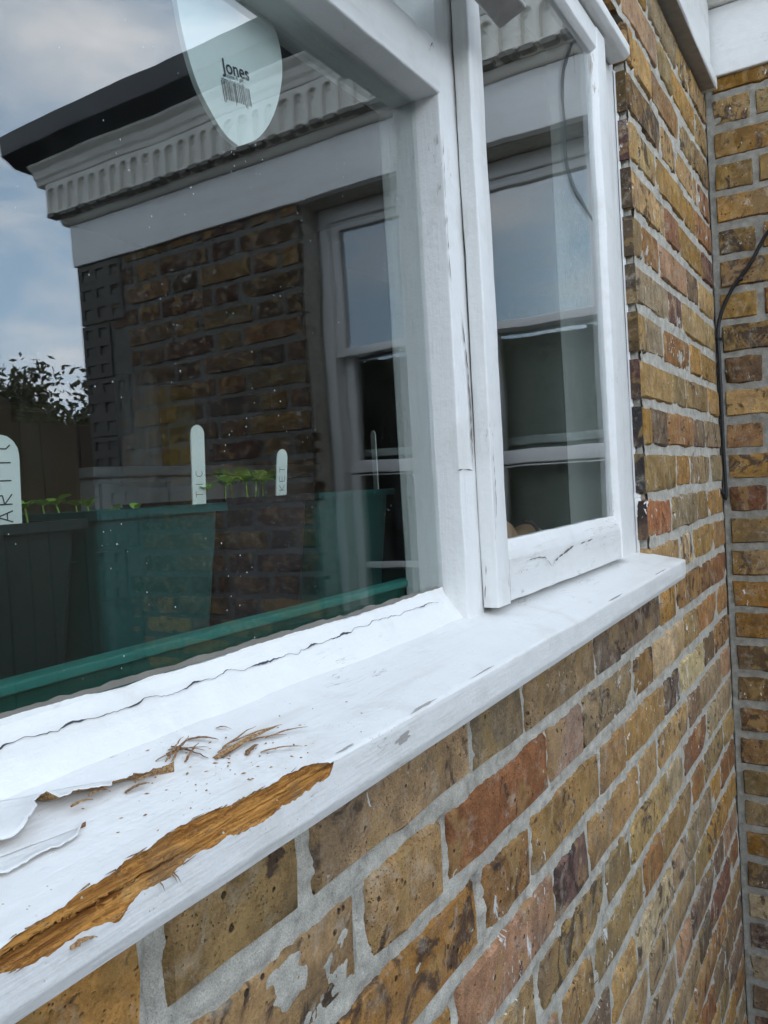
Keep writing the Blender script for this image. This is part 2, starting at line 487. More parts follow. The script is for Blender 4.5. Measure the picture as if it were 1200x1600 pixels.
M = {}
M['brick'] = mat_brick('stock_brick'); M['brickj'] = mat_brick('stock_brick_mass', True)
M['mortar'] = mat_mortar('mortar', 1.14); M['mortarb'] = mat_mortar('dull_mortar', 0.72); M['mortars'] = mat_mortar('shade_dimmed_mortar', 0.34)  # last one: the pier's dim shade put into a darker mortar colour
M['px'] = mat_paint('white_gloss_paint_along', 'x'); M['pz'] = mat_paint('white_gloss_paint_upright', 'z'); M['py'] = mat_paint('white_gloss_paint_across', 'y')
M['sillp'] = mat_paint('sill_paint', 'x', wear=1.2, grime=0.34, specks=True)
M['stucco'] = mat_paint('frieze_paint', 'y', base=(0.83, 0.825, 0.81), wear=0.5, rough=0.6, grime=0.2)
M['stone'] = mat_plain('cornice_stucco', (0.80, 0.765, 0.69), 0.8, 0.2, 14, 0.5)
M['drip'] = mat_plain('lichened_drip', (0.20, 0.185, 0.16), 0.9, 0.35, 40, 0.8)
M['quoin'] = mat_plain('quoin_render', (0.10, 0.092, 0.078), 0.9, 0.3, 30, 0.8)
M['gutter'] = mat_plain('dark_gutter', (0.035, 0.037, 0.04), 0.55, 0.3, 9, 0.3)
M['glass'] = mat_glass('window_glass', 0.108)
M['glassb'] = mat_glass('sash_glass', 0.14, False)
M['rot'] = mat_rot(); M['splint'] = mat_splinter()
M['weather'] = mat_plain('bare_weathered_timber', (0.36, 0.34, 0.32), 0.85, 0.3, 60, 0.9)
M['primer'] = mat_paint('paint_flake', 'x', wear=0.3)
M['cable'] = mat_plain('black_cable_sheath', (0.018, 0.018, 0.02), 0.45, 0.2, 60, 0.1)
M['room'] = mat_plain('room_plaster', (0.18, 0.17, 0.155), 0.9, 0.08, 4, 0.1)
M['sage'] = mat_plain('sage_blind', (0.36, 0.38, 0.33), 0.85, 0.06, 5, 0.2)
M['board'] = mat_plain('inner_board_paint', (0.30, 0.27, 0.22), 0.6, 0.2, 20, 0.2)
M['potg'] = mat_plain('green_pot_plastic', (0.008, 0.068, 0.062), 0.4, 0.15, 25, 0.15)
M['potk'] = mat_plain('black_pot_plastic', (0.011, 0.0095, 0.014), 0.45, 0.2, 25, 0.15)
M['potd'] = mat_plain('dark_green_pot_plastic', (0.007, 0.020, 0.018), 0.45, 0.25, 25, 0.2)
M['tray'] = mat_plain('green_tray_plastic', (0.006, 0.085, 0.062), 0.35, 0.15, 20, 0.15)
M['trayrim'] = mat_plain('highlit_tray_rim', (0.035, 0.21, 0.17), 0.35, 0.2, 20, 0.15)  # lighter green puts the rim's bright highlight into its colour
M['soil'] = mat_plain('compost', (0.03, 0.022, 0.016), 0.95, 0.4, 200, 1.0)
M['label'] = mat_plain('white_label_plastic', (0.80, 0.83, 0.78), 0.45, 0.04, 40, 0.05)
M['ink'] = mat_plain('pen_ink', (0.05, 0.05, 0.06), 0.6, 0.1, 50, 0.0)
M['tagm'] = mat_plain('pale_tag_card', (0.84, 0.89, 0.87), 0.5, 0.1, 18, 0.1)
M['leaf'] = mat_leaf('seedling_leaf', (0.30, 0.50, 0.08))
M['tleaf'] = mat_leaf('tree_leaf', (0.085, 0.078, 0.03))
M['bark'] = mat_plain('tree_bark', (0.10, 0.075, 0.055), 0.9, 0.3, 20, 0.8)
M['paving'] = mat_plain('yard_paving', (0.075, 0.073, 0.066), 0.9, 0.2, 3, 0.4)

# ------------------------------------------------------------------ ground
g = mobj('ground', [(-900, -900, -1.5), (900, -900, -1.5), (900, 900, -1.5), (-900, 900, -1.5)], [(0, 1, 2, 3)], M['paving'])
tag(g, 'pale paved yard along the foot of the house', 'ground', kind='structure')

# ------------------------------------------------------------------ brickwork
PAL = [((0.33, 0.235, 0.115), 22), ((0.30, 0.18, 0.06), 20), ((0.24, 0.175, 0.09), 18), ((0.255, 0.205, 0.145), 14), ((0.31, 0.21, 0.145), 9),
       ((0.20, 0.10, 0.052), 10), ((0.15, 0.11, 0.085), 10), ((0.42, 0.345, 0.225), 7), ((0.26, 0.145, 0.065), 11)]
def pick(dark=0.0):
    if rng.random() < dark: c = rng.choice([(0.11, 0.085, 0.07), (0.14, 0.10, 0.065), (0.16, 0.105, 0.055), (0.15, 0.08, 0.065)])
    else:
        k = rng.random() * sum(x[1] for x in PAL)
        for c, wgt in PAL:
            k -= wgt
            if k <= 0: break
    s = rng.uniform(0.85, 1.15)
    return (c[0] * s * rng.uniform(1.10, 1.26), c[1] * s * 1.05, c[2] * s * rng.uniform(0.80, 0.96), 1)

BH, DEP = 0.0608, 0.055
def brick_geo(L_, seed, nx, nz):
    """face towards -y, centred on x and z; worn arrises and a slightly dished, chipped outline"""
    s = seed * 7.13
    xs = np.linspace(-1, 1, nx); zs = np.linspace(-1, 1, nz)
    # pull the outer two rings close to the edge for a rounded arris
    def remap(t, half):
        q = t.copy(); q[1] = -1 + 0.0035 / half; q[-2] = 1 - 0.0035 / half
        return q
    xs = remap(xs, L_ / 2); zs = remap(zs, BH / 2)
    X, Z = np.meshgrid(xs * L_ / 2, zs * BH / 2, indexing='ij')
    ex = 0.0050 * vn1(Z * 90 + s, X * 0 + np.sign(X) * 3 + s) * (np.abs(X) / (L_ / 2)) ** 6
    ez = 0.0050 * vn2(X * 40 + s, Z * 0 + np.sign(Z) * 5 + s) * (np.abs(Z) / (BH / 2)) ** 6
    edge = np.zeros_like(X); edge[0, :] = edge[-1, :] = 1; edge[:, 0] = edge[:, -1] = 1
    Y = edge * 0.0048 + 0.0022 * vn3(X * 40 + s, Z * 40 + s) + 0.002 * vn1(X * 14 + s, Z * 14 - s)
    cx = rng.choice([-1, 1]) * L_ / 2; cz = rng.choice([-1, 1]) * BH / 2
    Y += 0.006 * np.exp(-(((X - cx) / 0.014) ** 2 + ((Z - cz) / 0.010) ** 2)) * rng.random()
    V = np.stack([X + ex, Y, Z + ez], -1).reshape(-1, 3)
    f = [(i * nz + j, (i + 1) * nz + j, (i + 1) * nz + j + 1, i * nz + j + 1) for i in range(nx - 1) for j in range(nz - 1)]
    ring = [i * nz for i in range(nx)] + [(nx - 1) * nz + j for j in range(1, nz)] + [i * nz + nz - 1 for i in range(nx - 2, -1, -1)] + [j for j in range(nz - 2, 0, -1)]
    n0 = len(V); B = V[ring].copy(); B[:, 1] = DEP
    V = np.vstack([V, B]); m = len(ring)
    for i in range(m):
        f.append((ring[(i + 1) % m], ring[i], n0 + i, n0 + (i + 1) % m))
    f.append(tuple(n0 + i for i in range(m)))
    return V, f
SL, HL = 0.2275, 0.112
protoS = [brick_geo(SL, i + 1, 9, 5) for i in range(9)]
protoH = [brick_geo(HL, i + 31, 6, 5) for i in range(8)]
def pm(kind, i):
    key = (kind, i)
    if key not in pm.c:
        V, f = (protoS if kind == 'S' else protoH)[i]
        me = mesh_data('brick', V, f, M['brick'], False, False)
        auto_smooth(me, 50); pm.c[key] = me
    return pm.c[key]
pm.c = {}

class Mass:                                  # bricks past the individually built ones, joined
    def __init__(s): s.V = []; s.F = []; s.C = []; s.n = 0
    def add(s, V, f, col):
        s.V.append(V); s.F += [tuple(i + s.n for i in q) for q in f]; s.C.append(np.tile(col, (len(V), 1))); s.n += len(V)
    def build(s, name, parent):
        if not s.V: return
        o = mobj(name, np.vstack(s.V), s.F, M['brickj'], parent)
        a = o.data.color_attributes.new('Col', 'FLOAT_COLOR', 'POINT')
        a.data.foreach_set('color', np.vstack(s.C).ravel())
        auto_smooth(o.data, 50); o['kind'] = 'stuff'
        return o

BED = lambda n: 0.635 - 0.075 * n            # centre height of bed joint n
MOD = 0.364
def course(n, a, b, phase):
    """Flemish course: header, stretcher, ... clipped to [a, b]; yields (x0, x1)"""
    off = phase + (0.182 if n % 2 else 0.0)
    k = math.floor((a - off) / MOD) - 1
    out = []
    while True:
        x = off + k * MOD
        if x > b: break
        for p, q in ((x, x + 0.123), (x + 0.123, x + MOD)):
            p2, q2 = max(p, a), min(q, b)
            if q2 - p2 > 0.035: out.append([p2, q2])
            elif q2 - p2 > 0 and out and p2 > a + 1e-6: out[-1][1] = q2
            elif q2 - p2 > 0: out.append([p2, q2])
        k += 1
    res = []
    for s in out:                            # merge slivers
        if res and (s[1] - s[0] < 0.045 or res[-1][1] - res[-1][0] < 0.045): res[-1][1] = s[1]
        else: res.append(s)
    return res

MAN = {}                                     # colours of the bricks that can be named one by one: (course, x) -> colour
for n, x, c in ((11, 1.36, (.33, .13, .055)), (10, 1.36, (.30, .13, .06)), (12, .51, (.29, .215, .13)), (12, .69, (.20, .165, .11)), (12, .88, (.235, .18, .11)), (12, .32, (.24, .175, .085)), (12, 1.06, (.15, .125, .10)), (12, 1.24, (.17, .13, .09)),
                (13, .51, (.30, .205, .10)), (13, .69, (.20, .095, .045)), (13, .875, (.27, .195, .15)), (13, 1.05, (.235, .19, .12)), (13, 1.22, (.22, .14, .06)), (13, .35, (.31, .215, .11)),
                (14, .55, (.30, .17, .055)), (14, .69, (.22, .13, .055)), (14, .88, (.27, .18, .075)), (14, 1.06, (.28, .18, .085)), (14, 1.24, (.29, .19, .075)),
                (15, .50, (.28, .17, .06)), (15, .71, (.31, .19, .12)), (15, .88, (.14, .095, .085)), (15, 1.07, (.30, .20, .09)), (15, 1.25, (.31, .22, .11))):
    MAN[(n, x)] = c
def man(n, x):
    for (m, q), c in MAN.items():
        if m == n and abs(q - x) < 0.062: return (c[0] * 1.2, c[1] * 1.06, c[2] * 0.95, 1)

HA = thing('house_wall', 'yellow stock brick house wall running beneath and beside the white window', 'wall', (1.0, 0.05, -1.5))
HB = thing('bay_wall', 'brick side wall of the bay, meeting the window wall at an inner corner', 'wall', (2.1, -1.0, -1.5))
OX0, OX1, OZ0, OZ1 = -0.83, 1.312, -0.185, 0.70     # opening for the window in the house wall
def lay(parent, n, segs, put, single, dark_at=None, mass=None):
    for i, (a, b) in enumerate(segs):
        Ls = b - a - 0.0135; xc = (a + b) / 2 + rng.uniform(-.002, .002)
        kind = 'S' if Ls > 0.16 else 'H'
        base = SL if kind == 'S' else HL
        idx = rng.randrange(9 if kind == 'S' else 8)
        zc = (BED(n) + BED(n - 1)) / 2 + rng.uniform(-.002, .002)
        col = (man(n, xc) if parent is HA else None) or pick(dark_at(a, b) if dark_at else 0.06)
        sx = Ls / base * rng.uniform(.985, 1.0); sz = rng.uniform(.97, 1.03); flip = rng.choice((1, -1))
        pr = rng.uniform(-.0022, .0012)
        if single(xc, zc): put(kind, idx, xc, zc, pr, sx * flip, sz, col)
        else:
            V, f = (protoS if kind == 'S' else protoH)[idx]
            V = V.copy() * [sx, 1, sz]; mass.append((V, f, xc, zc, pr, (col[0], col[1], col[2], rng.random())))

def putA(kind, idx, xc, zc, pr, sx, sz, col):
    o = inst('brick', pm(kind, idx), HA, (xc, pr, zc), (0, rng.uniform(-.006, .006), 0), (abs(sx), 1, sz)); o.color = col
massA = []
for n in range(-2, 29):
    z0, z1 = BED(n), BED(n - 1); zc = (z0 + z1) / 2
    ph = 0.632
    if z1 <= OZ0 + 0.004: segs = course(n, -2.6, 2.045, ph)
    elif z0 >= OZ1 - 0.02: segs = course(n, -2.6, 2.045, ph)
    else: segs = course(n, OX1 - 0.0065, 2.045, ph) + course(n, -2.6, OX0, ph)
    lay(HA, n, segs, putA, lambda x, z: x > 0.14 and z > -0.50 - 0.62 * (x - 0.584) and z < 0.87, lambda a, b: 0.05, massA)
ms = Mass()
for V, f, xc, zc, pr, col in massA: ms.add(V + [xc, pr, zc], f, col)
ms.build('brickwork_beyond', HA)

# bay wall: faces -x at x = 2.05, runs from the inner corner (y = 0) to its end at y = -2.13
XB = 2.05; SY0, SY1 = -1.098, -0.226; SZT, SZB = 0.90, -0.95
def putB(kind, idx, xc, zc, pr, sx, sz, col):
    k_ = 0.31 if xc > 0.6 else 0.66            # outer pier: soot, plus shade put into the brick colour
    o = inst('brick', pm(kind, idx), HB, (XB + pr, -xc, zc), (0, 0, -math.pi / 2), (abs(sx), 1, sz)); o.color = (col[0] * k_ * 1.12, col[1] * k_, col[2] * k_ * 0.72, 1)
massB = []
for n in range(-3, 29):
    z0, z1 = BED(n), BED(n - 1)
    qend = 1.905 if ((n - 1) // 4) % 2 == 0 else 1.985      # where the rendered quoins begin
    if z0 > SZB: segs = course(n, 0.006, -SY1, 0.10) + course(n, -SY0, qend, 0.27)
    else: segs = course(n, 0.006, qend, 0.10)
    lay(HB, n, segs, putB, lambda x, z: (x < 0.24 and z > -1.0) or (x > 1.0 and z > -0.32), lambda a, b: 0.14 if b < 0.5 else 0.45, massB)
ms = Mass()
for V, f, xc, zc, pr, col in massB:
    W = V.copy(); W[:, 0] = XB + pr + V[:, 1]; W[:, 1] = -(xc + V[:, 0]); W[:, 2] = zc + V[:, 2]
    ms.add(W, f, col)
ms.build('brickwork_beyond', HB)

# mortar: one displaced sheet per wall; its level wanders so that the brick outlines come and go
perp = {}
for n in range(-2, 29):
    z0, z1 = BED(n), BED(n - 1)
    perp[n] = [s[1] for s in course(n, -2.6, 2.045, 0.632)]
def mortar_sheet(name, parent, u0, u1, z0, z1, step, plane, mat='mortar'):
    nu = int((u1 - u0) / step) + 2; nz_ = int((z1 - z0) / step) + 2
    U, Z = np.meshgrid(np.linspace(u0, u1, nu), np.linspace(z0, z1, nz_), indexing='ij')
    h = 0.0031 + 0.0032 * vn1.fbm(U * 38, Z * 60, 3, 0.6) + 0.0015 * vn2.fbm(U * 120, Z * 120, 3, 0.68)
    if plane == 'A' and step < 0.005:        # perpends: struck back, with a slit along one side
        for n in range(-2, 29):
            a, b = BED(n) + 0.006, BED(n - 1) - 0.006
            rows = (Z[0] > a) & (Z[0] < b)
            if not rows.any(): continue
            for xp in perp[n]:
                m = (np.abs(U - xp) < 0.010) & rows[None, :]
                if m.any():
                    d = U[m] - xp + 0.002 * vn3(Z[m] * 60, Z[m] * 0 + xp * 9)
                    h[m] += 0.0010 + 0.0075 * np.exp(-((d + 0.0028) / 0.0016) ** 2) * (0.55 + vn3(Z[m] * 25 + xp * 31, Z[m] * 0))
    if plane == 'A': V = np.stack([U, h, Z], -1)
    else: V = np.stack([XB + h, -U, Z], -1)
    V = V.reshape(-1, 3)
    I, J = np.meshgrid(np.arange(nu - 1), np.arange(nz_ - 1), indexing='ij')
    k = (I * nz_ + J).ravel()
    f = np.stack([k, k + nz_, k + nz_ + 1, k + 1], -1)
    return mobj(name, V, f, M[mat], parent, True)
mortar_sheet('mortar', HA, 0.12, 1.45, -0.62, -0.165, 0.0026, 'A')
mortar_sheet('mortar', HA, 1.45, 2.05, -0.62, -0.165, 0.006, 'A')
mortar_sheet('mortar', HA, 0.12, 2.05, -1.5, -0.62, 0.008, 'A')
mortar_sheet('mortar', HA, -2.6, 0.12, -1.5, -0.165, 0.02, 'A')
mortar_sheet('mortar', HA, OX1 + 0.004, 2.05, -0.165, 0.90, 0.005, 'A')
mortar_sheet('mortar', HA, -2.6, OX0 - 0.004, -0.165, 0.90, 0.02, 'A')
mortar_sheet('mortar', HA, OX0, OX1 + 0.004, 0.705, 0.90, 0.012, 'A')
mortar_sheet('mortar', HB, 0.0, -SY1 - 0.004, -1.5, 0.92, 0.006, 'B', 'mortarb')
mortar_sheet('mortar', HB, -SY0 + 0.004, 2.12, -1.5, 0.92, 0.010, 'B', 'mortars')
mortar_sheet('mortar', HB, -SY1, -SY0, -1.5, SZB, 0.02, 'B')
# solid cores behind the facing
cm = MB()
cm.box(-2.6, 2.05, 0.0215, 0.19, -1.5, -0.185); cm.box(OX1 + 0.006, 2.05, 0.0215, 0.089, -0.185, 1.45); cm.box(1.62, 2.05, 0.0895, 0.19, -0.185, 1.45)
cm.box(-2.6, OX0 - 0.006, 0.0215, 0.19, -0.185, 1.45); cm.box(OX0 - 0.006, OX1 + 0.006, 0.0215, 0.19, 0.705, 1.45)
cm.box(OX1 + 0.0045, OX1 + 0.05, 0.0065, 0.0215, -0.185, 0.86)
cm.build('wall_core', M['mortar'], HA)
cm = MB()
cm.box(2.0715, 2.24, SY1 + 0.006, 0.19, -1.5, 1.45); cm.box(2.0715, 2.24, -2.12, SY0 - 0.006, -1.5, 1.45)
cm.box(2.0715, 2.24, SY0 - 0.006, SY1 + 0.006, -1.5, SZB); cm.box(2.0715, 2.24, SY0 - 0.006, SY1 + 0.006, SZT, 1.45)
cm.build('wall_core', M['mortar'], HB)
# plain return of the bay round its outer end
box('end_wall', 2.075, 4.4, -2.125, -2.02, -1.5, 1.30, M['mortar'], HB)

# rendered quoins with sunk squares at the outer end of the bay
def quoin(zb, zt, ylen):
    y1, y0 = -2.14 + ylen, -2.14
    m = MB(); nu, nr = max(2, round(ylen / 0.075)), max(2, round((zt - zb) / 0.075))
    ys = np.linspace(y0, y1, nu + 1); zs = np.linspace(zb, zt, nr + 1)
    xf, xr = XB - 0.004, XB + 0.012
    for i in range(nu):
        for j in range(nr):
            a, b, c, d = ys[i], ys[i + 1], zs[j], zs[j + 1]
            iy = (b - a) * 0.22; iz = (d - c) * 0.24
            v = [(xf, a, c), (xf, b, c), (xf, b, d), (xf, a, d), (xf, a + iy, c + iz), (xf, b - iy, c + iz), (xf, b - iy, d - iz), (xf, a + iy, d - iz),
                 (xr, a + iy * 1.2, c + iz), (xr, b - iy * 1.2, c + iz), (xr, b - iy * 1.2, d - iz * 1.1), (xr, a + iy * 1.2, d - iz * 1.1)]
            f = []
            for k in range(4):
                k2 = (k + 1) % 4
                f.append((k2, k, k + 4, k2 + 4)); f.append((k2 + 4, k + 4, k + 8, k2 + 8))
            f.append((11, 10, 9, 8)); m.add(v, f)
    e = 0.0007
    v, f = boxv(xf, XB + 0.045, y0, y1, zb, zt)
    m.add(v, [q for q in f if q != (3, 0, 4, 7)])
    o = m.build('quoin_block', M['quoin'], HB)
    return o
zq = 0.90; k = 0
while zq > -1.4:
    hh = 0.222 if k % 2 == 0 else 0.20
    quoin(zq - hh, zq - 0.006, 0.225 if k % 2 == 0 else 0.145); zq -= hh; k += 1

# frieze board, ledge, fluted band, cornice and gutter along the bay, returned along the house wall above the window
def run(name, prof, mat, wob=0.0015):
    """prof: (projection, z) outline; swept along the bay wall face, with its projected end past the corner"""
    mx = max(p for p, z in prof)
    P = [(XB - p, z) for p, z in prof]
    return sweep(name, P, 'y', -2.14 - mx, 0.02, mat, HB, r=0.004, wob=wob, step=0.05)
run('frieze_board', [(-0.02, 0.90), (0.011, 0.90), (0.011, 1.055), (-0.02, 1.055)], M['stucco'])
run('ledge', [(-0.02, 1.055), (0.022, 1.055), (0.032, 1.066), (0.034, 1.078), (-0.02, 1.078)], M['stone'])
run('cornice_moulding', [(-0.02, 1.205), (0.068, 1.205), (0.072, 1.222), (0.080, 1.230), (0.086, 1.252), (0.104, 1.266), (0.106, 1.276), (-0.02, 1.276)], M['stone'])
run('gutter', [(-0.02, 1.2765), (0.112, 1.2765), (0.150, 1.298), (0.168, 1.305), (0.172, 1.378), (-0.02, 1.378)], M['gutter'])
run('band_backing', [(-0.02, 1.0785), (0.040, 1.0785), (0.040, 1.2045), (-0.02, 1.2045)], M['stone'], 0.0)
# one flute: an arched niche with a bead at its head and a stepped drip below
def flute_geo():
    wd, z0, z1 = 0.0545, 1.090, 1.2045
    xf, xr = -0.065, -0.0515                  # face and niche depth (local: -y is outwards)
    hw = 0.0192; za = 1.169; K = 8
    arch = [(-hw, z0 + 0.006), (-hw, za)] + [(-hw * math.cos(math.pi * i / K), za + hw * math.sin(math.pi * i / K)) for i in range(1, K)] + [(hw, za), (hw, z0 + 0.006)]
    v = [(x, xf, z) for x, z in arch]; n = len(arch)
    v += [(x * 0.8, xr, z) for x, z in arch]
    f = [(i + 1, i, n + i, n + i + 1) for i in range(n - 1)] + [(0, n - 1, 2 * n - 1, n)]
    f.append(tuple(n + i for i in range(n)))
    b = len(v)                               # surrounding face: fan strips to the outer rectangle
    outer = []
    for x, z in arch:
        if z <= za + 1e-6: outer.append((-wd / 2 if x < 0 else wd / 2, z))
        else: outer.append((x / hw * wd / 2, z1))
    outer[1] = (-wd / 2, z1 - 0.001); outer[-2] = (wd / 2, z1 - 0.001)
    v += [(x, xf, z) for x, z in outer]
    for i in range(n - 1): f.append((i, i + 1, b + i + 1, b + i))
    s = len(v)
    v += [(-wd / 2, xf, z0), (wd / 2, xf, z0), (-wd / 2, -0.03, z0), (wd / 2, -0.03, z0), (wd / 2, -0.03, z1), (-wd / 2, -0.03, z1), (-wd / 2, xf, z1), (wd / 2, xf, z1)]
    f += [(s, s + 1, b + n - 1, n - 1, 0, b), (s + 2, s + 3, s + 1, s), (s + 6, s + 7, s + 4, s + 5), (s + 1, s + 3, s + 4, s + 7), (s + 2, s, s + 6, s + 5)]
    q = len(v)                               # bead
    for i in range(6):
        a = math.pi * 2 * i / 6; v.append((0.005 + 0.007 * math.cos(a), -0.051, 1.170 + 0.009 * math.sin(a)))
    v.append((0.005, -0.062, 1.170))
    f += [(q + (i + 1) % 6, q + i, q + 6) for i in range(6)]
    return v, f
fv, ff = flute_geo()
fme = mesh_data('flute', fv, ff, M['stone'], False, False); fix_normals(fme); fme.update()
dm = mesh_data('drip_tooth', *boxv(-0.02, 0.02, -0.069, -0.03, 1.079, 1.0925), M['drip'], False, False)
for i in range(40):
    y = -2.175 + 0.0545 * i
    o = inst('flute', fme, HB, (XB, y, 0), (0, 0, -math.pi / 2))
    d = bpy.data.objects.new('drip_tooth', dm); C.objects.link(d); d.parent = o
    d.scale = (rng.uniform(.75, 1.2), rng.uniform(.9, 1.05), 1); d.location = (rng.uniform(-.005, .005), 0, rng.uniform(-.0015, .001))
# along the house wall
sweep('frieze_board', [(0.02, 0.862), (-0.030, 0.862), (-0.030, 0.890), (-0.0185, 0.894), (-0.0185, 1.06), (0.02, 1.06)], 'x', -2.6, 2.022, M['px'], HA, r=0.003, wob=0.001, step=0.04)
box('fascia_underside', -2.6, 2.0, -0.0285, 0.012, 0.858, 0.8615, M['weather'], HA)
sweep('cornice_moulding', [(0.02, 1.06), (-0.03, 1.06), (-0.05, 1.20), (-0.11, 1.29), (-0.12, 1.302), (0.02, 1.302)], 'x', -2.6, 1.9, M['stone'], HA, r=0.004, step=0.1)
sweep('gutter', [(0.02, 1.302), (-0.145, 1.302), (-0.16, 1.325), (-0.16, 1.385), (0.02, 1.385)], 'x', -2.6, 1.87, M['gutter'], HA, r=0.004, step=0.1)
rf = box('roof', -2.6, 4.5, 0.021, 4.2, 1.386, 1.46, M['gutter'], HA)
box('roof', 2.052, 4.5, -2.25, 0.02, 1.386, 1.46, M['gutter'], HB)

# ------------------------------------------------------------------ rooms behind the walls (dark interiors)
def room(name, x0, x1, y0, y1, z0, z1, mat, skip, label):
    m = MB(); t_ = 0.08
    if 'x0' not in skip: m.box(x0 - t_, x0, y0, y1, z0, z1)
    if 'x1' not in skip: m.box(x1, x1 + t_, y0, y1, z0, z1)
    if 'y0' not in skip: m.box(x0, x1, y0 - t_, y0, z0, z1)
    if 'y1' not in skip: m.box(x0, x1, y1, y1 + t_, z0, z1)
    m.box(x0 - t_, x1 + t_, y0, y1, z0 - t_, z0); m.box(x0 - t_, x1 + t_, y0, y1, z1, z1 + t_)
    o = m.build(name, mat); tag(o, label, 'wall', kind='structure')
    return o
room('room_wall', -1.6, 3.1, 0.195, 2.6, -1.4, 1.2, M['room'], ('y0',), 'dim plastered kitchen walls behind the white window')
room('room_wall', 2.245, 4.2, -2.0, -0.02, -1.4, 1.2, M['room'], ('x0',), 'dim plastered room behind the narrow sash windows')

# ------------------------------------------------------------------ white timber window
WN = thing('casement_window', 'white painted timber window with fixed pane, side casement and propped vent light', 'window', (0.25, 0.05, -0.13))
sweep('mullion_post', [(0.680, 0.0205), (0.7165, 0.0205), (0.7185, 0.026), (0.735, 0.026), (0.735, 0.087), (0.680, 0.087)], 'z', -0.133, 0.70, M['pz'], WN, r=0.0022, wob=0.0007)
sweep('frame_post', [(1.186, 0.020), (1.306, 0.020), (1.306, 0.087), (1.186, 0.087)], 'z', -0.135, 0.70, M['pz'], WN, r=0.002)
sweep('frame_post', [(-0.825, 0.020), (-0.74, 0.020), (-0.74, 0.087), (-0.825, 0.087)], 'z', -0.135, 0.70, M['pz'], WN, r=0.002)
sweep('mullion_post', [(-0.19, 0.020), (-0.12, 0.020), (-0.12, 0.087), (-0.19, 0.087)], 'z', -0.133, 0.70, M['pz'], WN, r=0.002)
sweep('head_rail', [(0.020, 0.632), (0.020, 0.70), (0.087, 0.70), (0.087, 0.632)], 'x', -0.742, 1.188, M['px'], WN, r=0.002)
sweep('bottom_rail', [(0.0195, -0.165), (0.0195, -0.1345), (0.0225, -0.130), (0.040, -0.1085), (0.0455, -0.1015), (0.0502, -0.1015), (0.0512, -0.124), (0.087, -0.124), (0.087, -0.165)], 'x', -0.122, 0.682, M['px'], WN, r=0.0016, wob=0.0009, step=0.008)
sweep('bottom_rail', [(0.0205, -0.165), (0.0205, -0.127), (0.087, -0.127), (0.087, -0.165)], 'x', 0.733, 1.188, M['px'], WN, r=0.0016)
sweep('transom', [(0.0205, 0.3585), (0.0205, 0.405), (0.032, 0.414), (0.087, 0.414), (0.087, 0.3585)], 'x', -0.122, 0.682, M['px'], WN, r=0.002, wob=0.0008)
box('glass_pane', -0.121, 0.681, 0.0460, 0.0500, -0.106, 0.361, M['glass'], WN)
box('glass_pane', -0.121, 0.681, 0.0600, 0.0635, 0.412, 0.634, M['glass'], WN)
# uneven putty / paint line along the foot of the fixed pane
def ragged(name, a, b, f, mat, parent, step=0.0016):
    m = MB(); t = a; V = []
    n = int((b - a) / step)
    for i in range(n + 1):
        V += f(a + (b - a) * i / n)
    w_ = len(V) // (n + 1)
    F = [(i * w_ + j, i * w_ + j + 1, (i + 1) * w_ + j + 1, (i + 1) * w_ + j) for i in range(n) for j in range(w_ - 1)]
    o = mobj(name, V, F, mat, parent); return o
def putty(x):
    j = 0.0009 * float(vn1.fbm(x * 60, 3.3, 4, 0.65)) + 0.0016 * float(vn2(x * 14, 1.0))
    return [(x, 0.0425, -0.1066), (x, 0.0450, -0.1025 + j), (x, 0.04585, -0.0995 + j * 1.8)]
ragged('putty_line', -0.12, 0.6795, putty, M['px'], WN)
def crackl(x):
    j = 0.0024 * float(vn1.fbm(x * 75, 8.3, 4, 0.65)); w_ = max(0.00022, 0.0004 + 0.0017 * float(vn2.fbm(x * 70, 5.0, 4)))
    c = -0.1095 + 0.0028 * float(vn3(x * 7, 2)) + j
    y = lambda z: 0.0228 + (z + 0.130) * 0.8142 - 0.0019
    return [(x, y(c), c), (x, y(c + w_), c + w_)]
ragged('paint_crack', 0.05, 0.655, crackl, M['ink'], WN)
def mildew(x):
    h = 0.0035 * max(0.05, 0.5 + float(vn1.fbm(x * 60, 1.3, 4)) + 0.6 * float(vn2(x * 6, 4)))
    return [(x, 0.0459, -0.1000), (x, 0.04585, -0.0985 + h)]
ragged('mildew_line', -0.12, 0.6795, mildew, M['drip'], WN)

# right-hand casement, slightly proud of the frame
cs = sweep('casement', [(0.712, 0.003), (0.7435, 0.003), (0.7465, 0.012), (0.7465, 0.0195), (0.712, 0.0195)], 'z', -0.1225, 0.626, M['pz'], WN, r=0.0022, wob=0.0010)
sweep('stile', [(1.156, 0.003), (1.196, 0.003), (1.196, 0.0195), (1.150, 0.0195), (1.150, 0.012)], 'z', -0.122, 0.626, M['pz'], cs, r=0.0016, wob=0.0008)
sweep('rail', [(0.0035, -0.1215), (0.0035, -0.080), (0.0060, -0.0715), (0.0115, -0.0605), (0.0195, -0.0605), (0.0195, -0.1215)], 'x', 0.745, 1.157, M['px'], cs, r=0.0016, wob=0.0010, step=0.008)
sweep('rail', [(0.0035, 0.597), (0.0035, 0.6255), (0.0195, 0.6255), (0.0195, 0.590), (0.0115, 0.590)], 'x', 0.745, 1.157, M['px'], cs, r=0.0016)
box('pane', 0.7455, 1.1515, 0.0125, 0.0160, -0.0625, 0.593, M['glass'], cs)
# drip moulding over the casement
sweep('drip_moulding', [(0.0195, 0.630), (-0.004, 0.630), (-0.012, 0.636), (-0.012, 0.650), (0.006, 0.668), (0.0195, 0.670)], 'x', 0.735, 1.283, M['px'], WN, r=0.002)
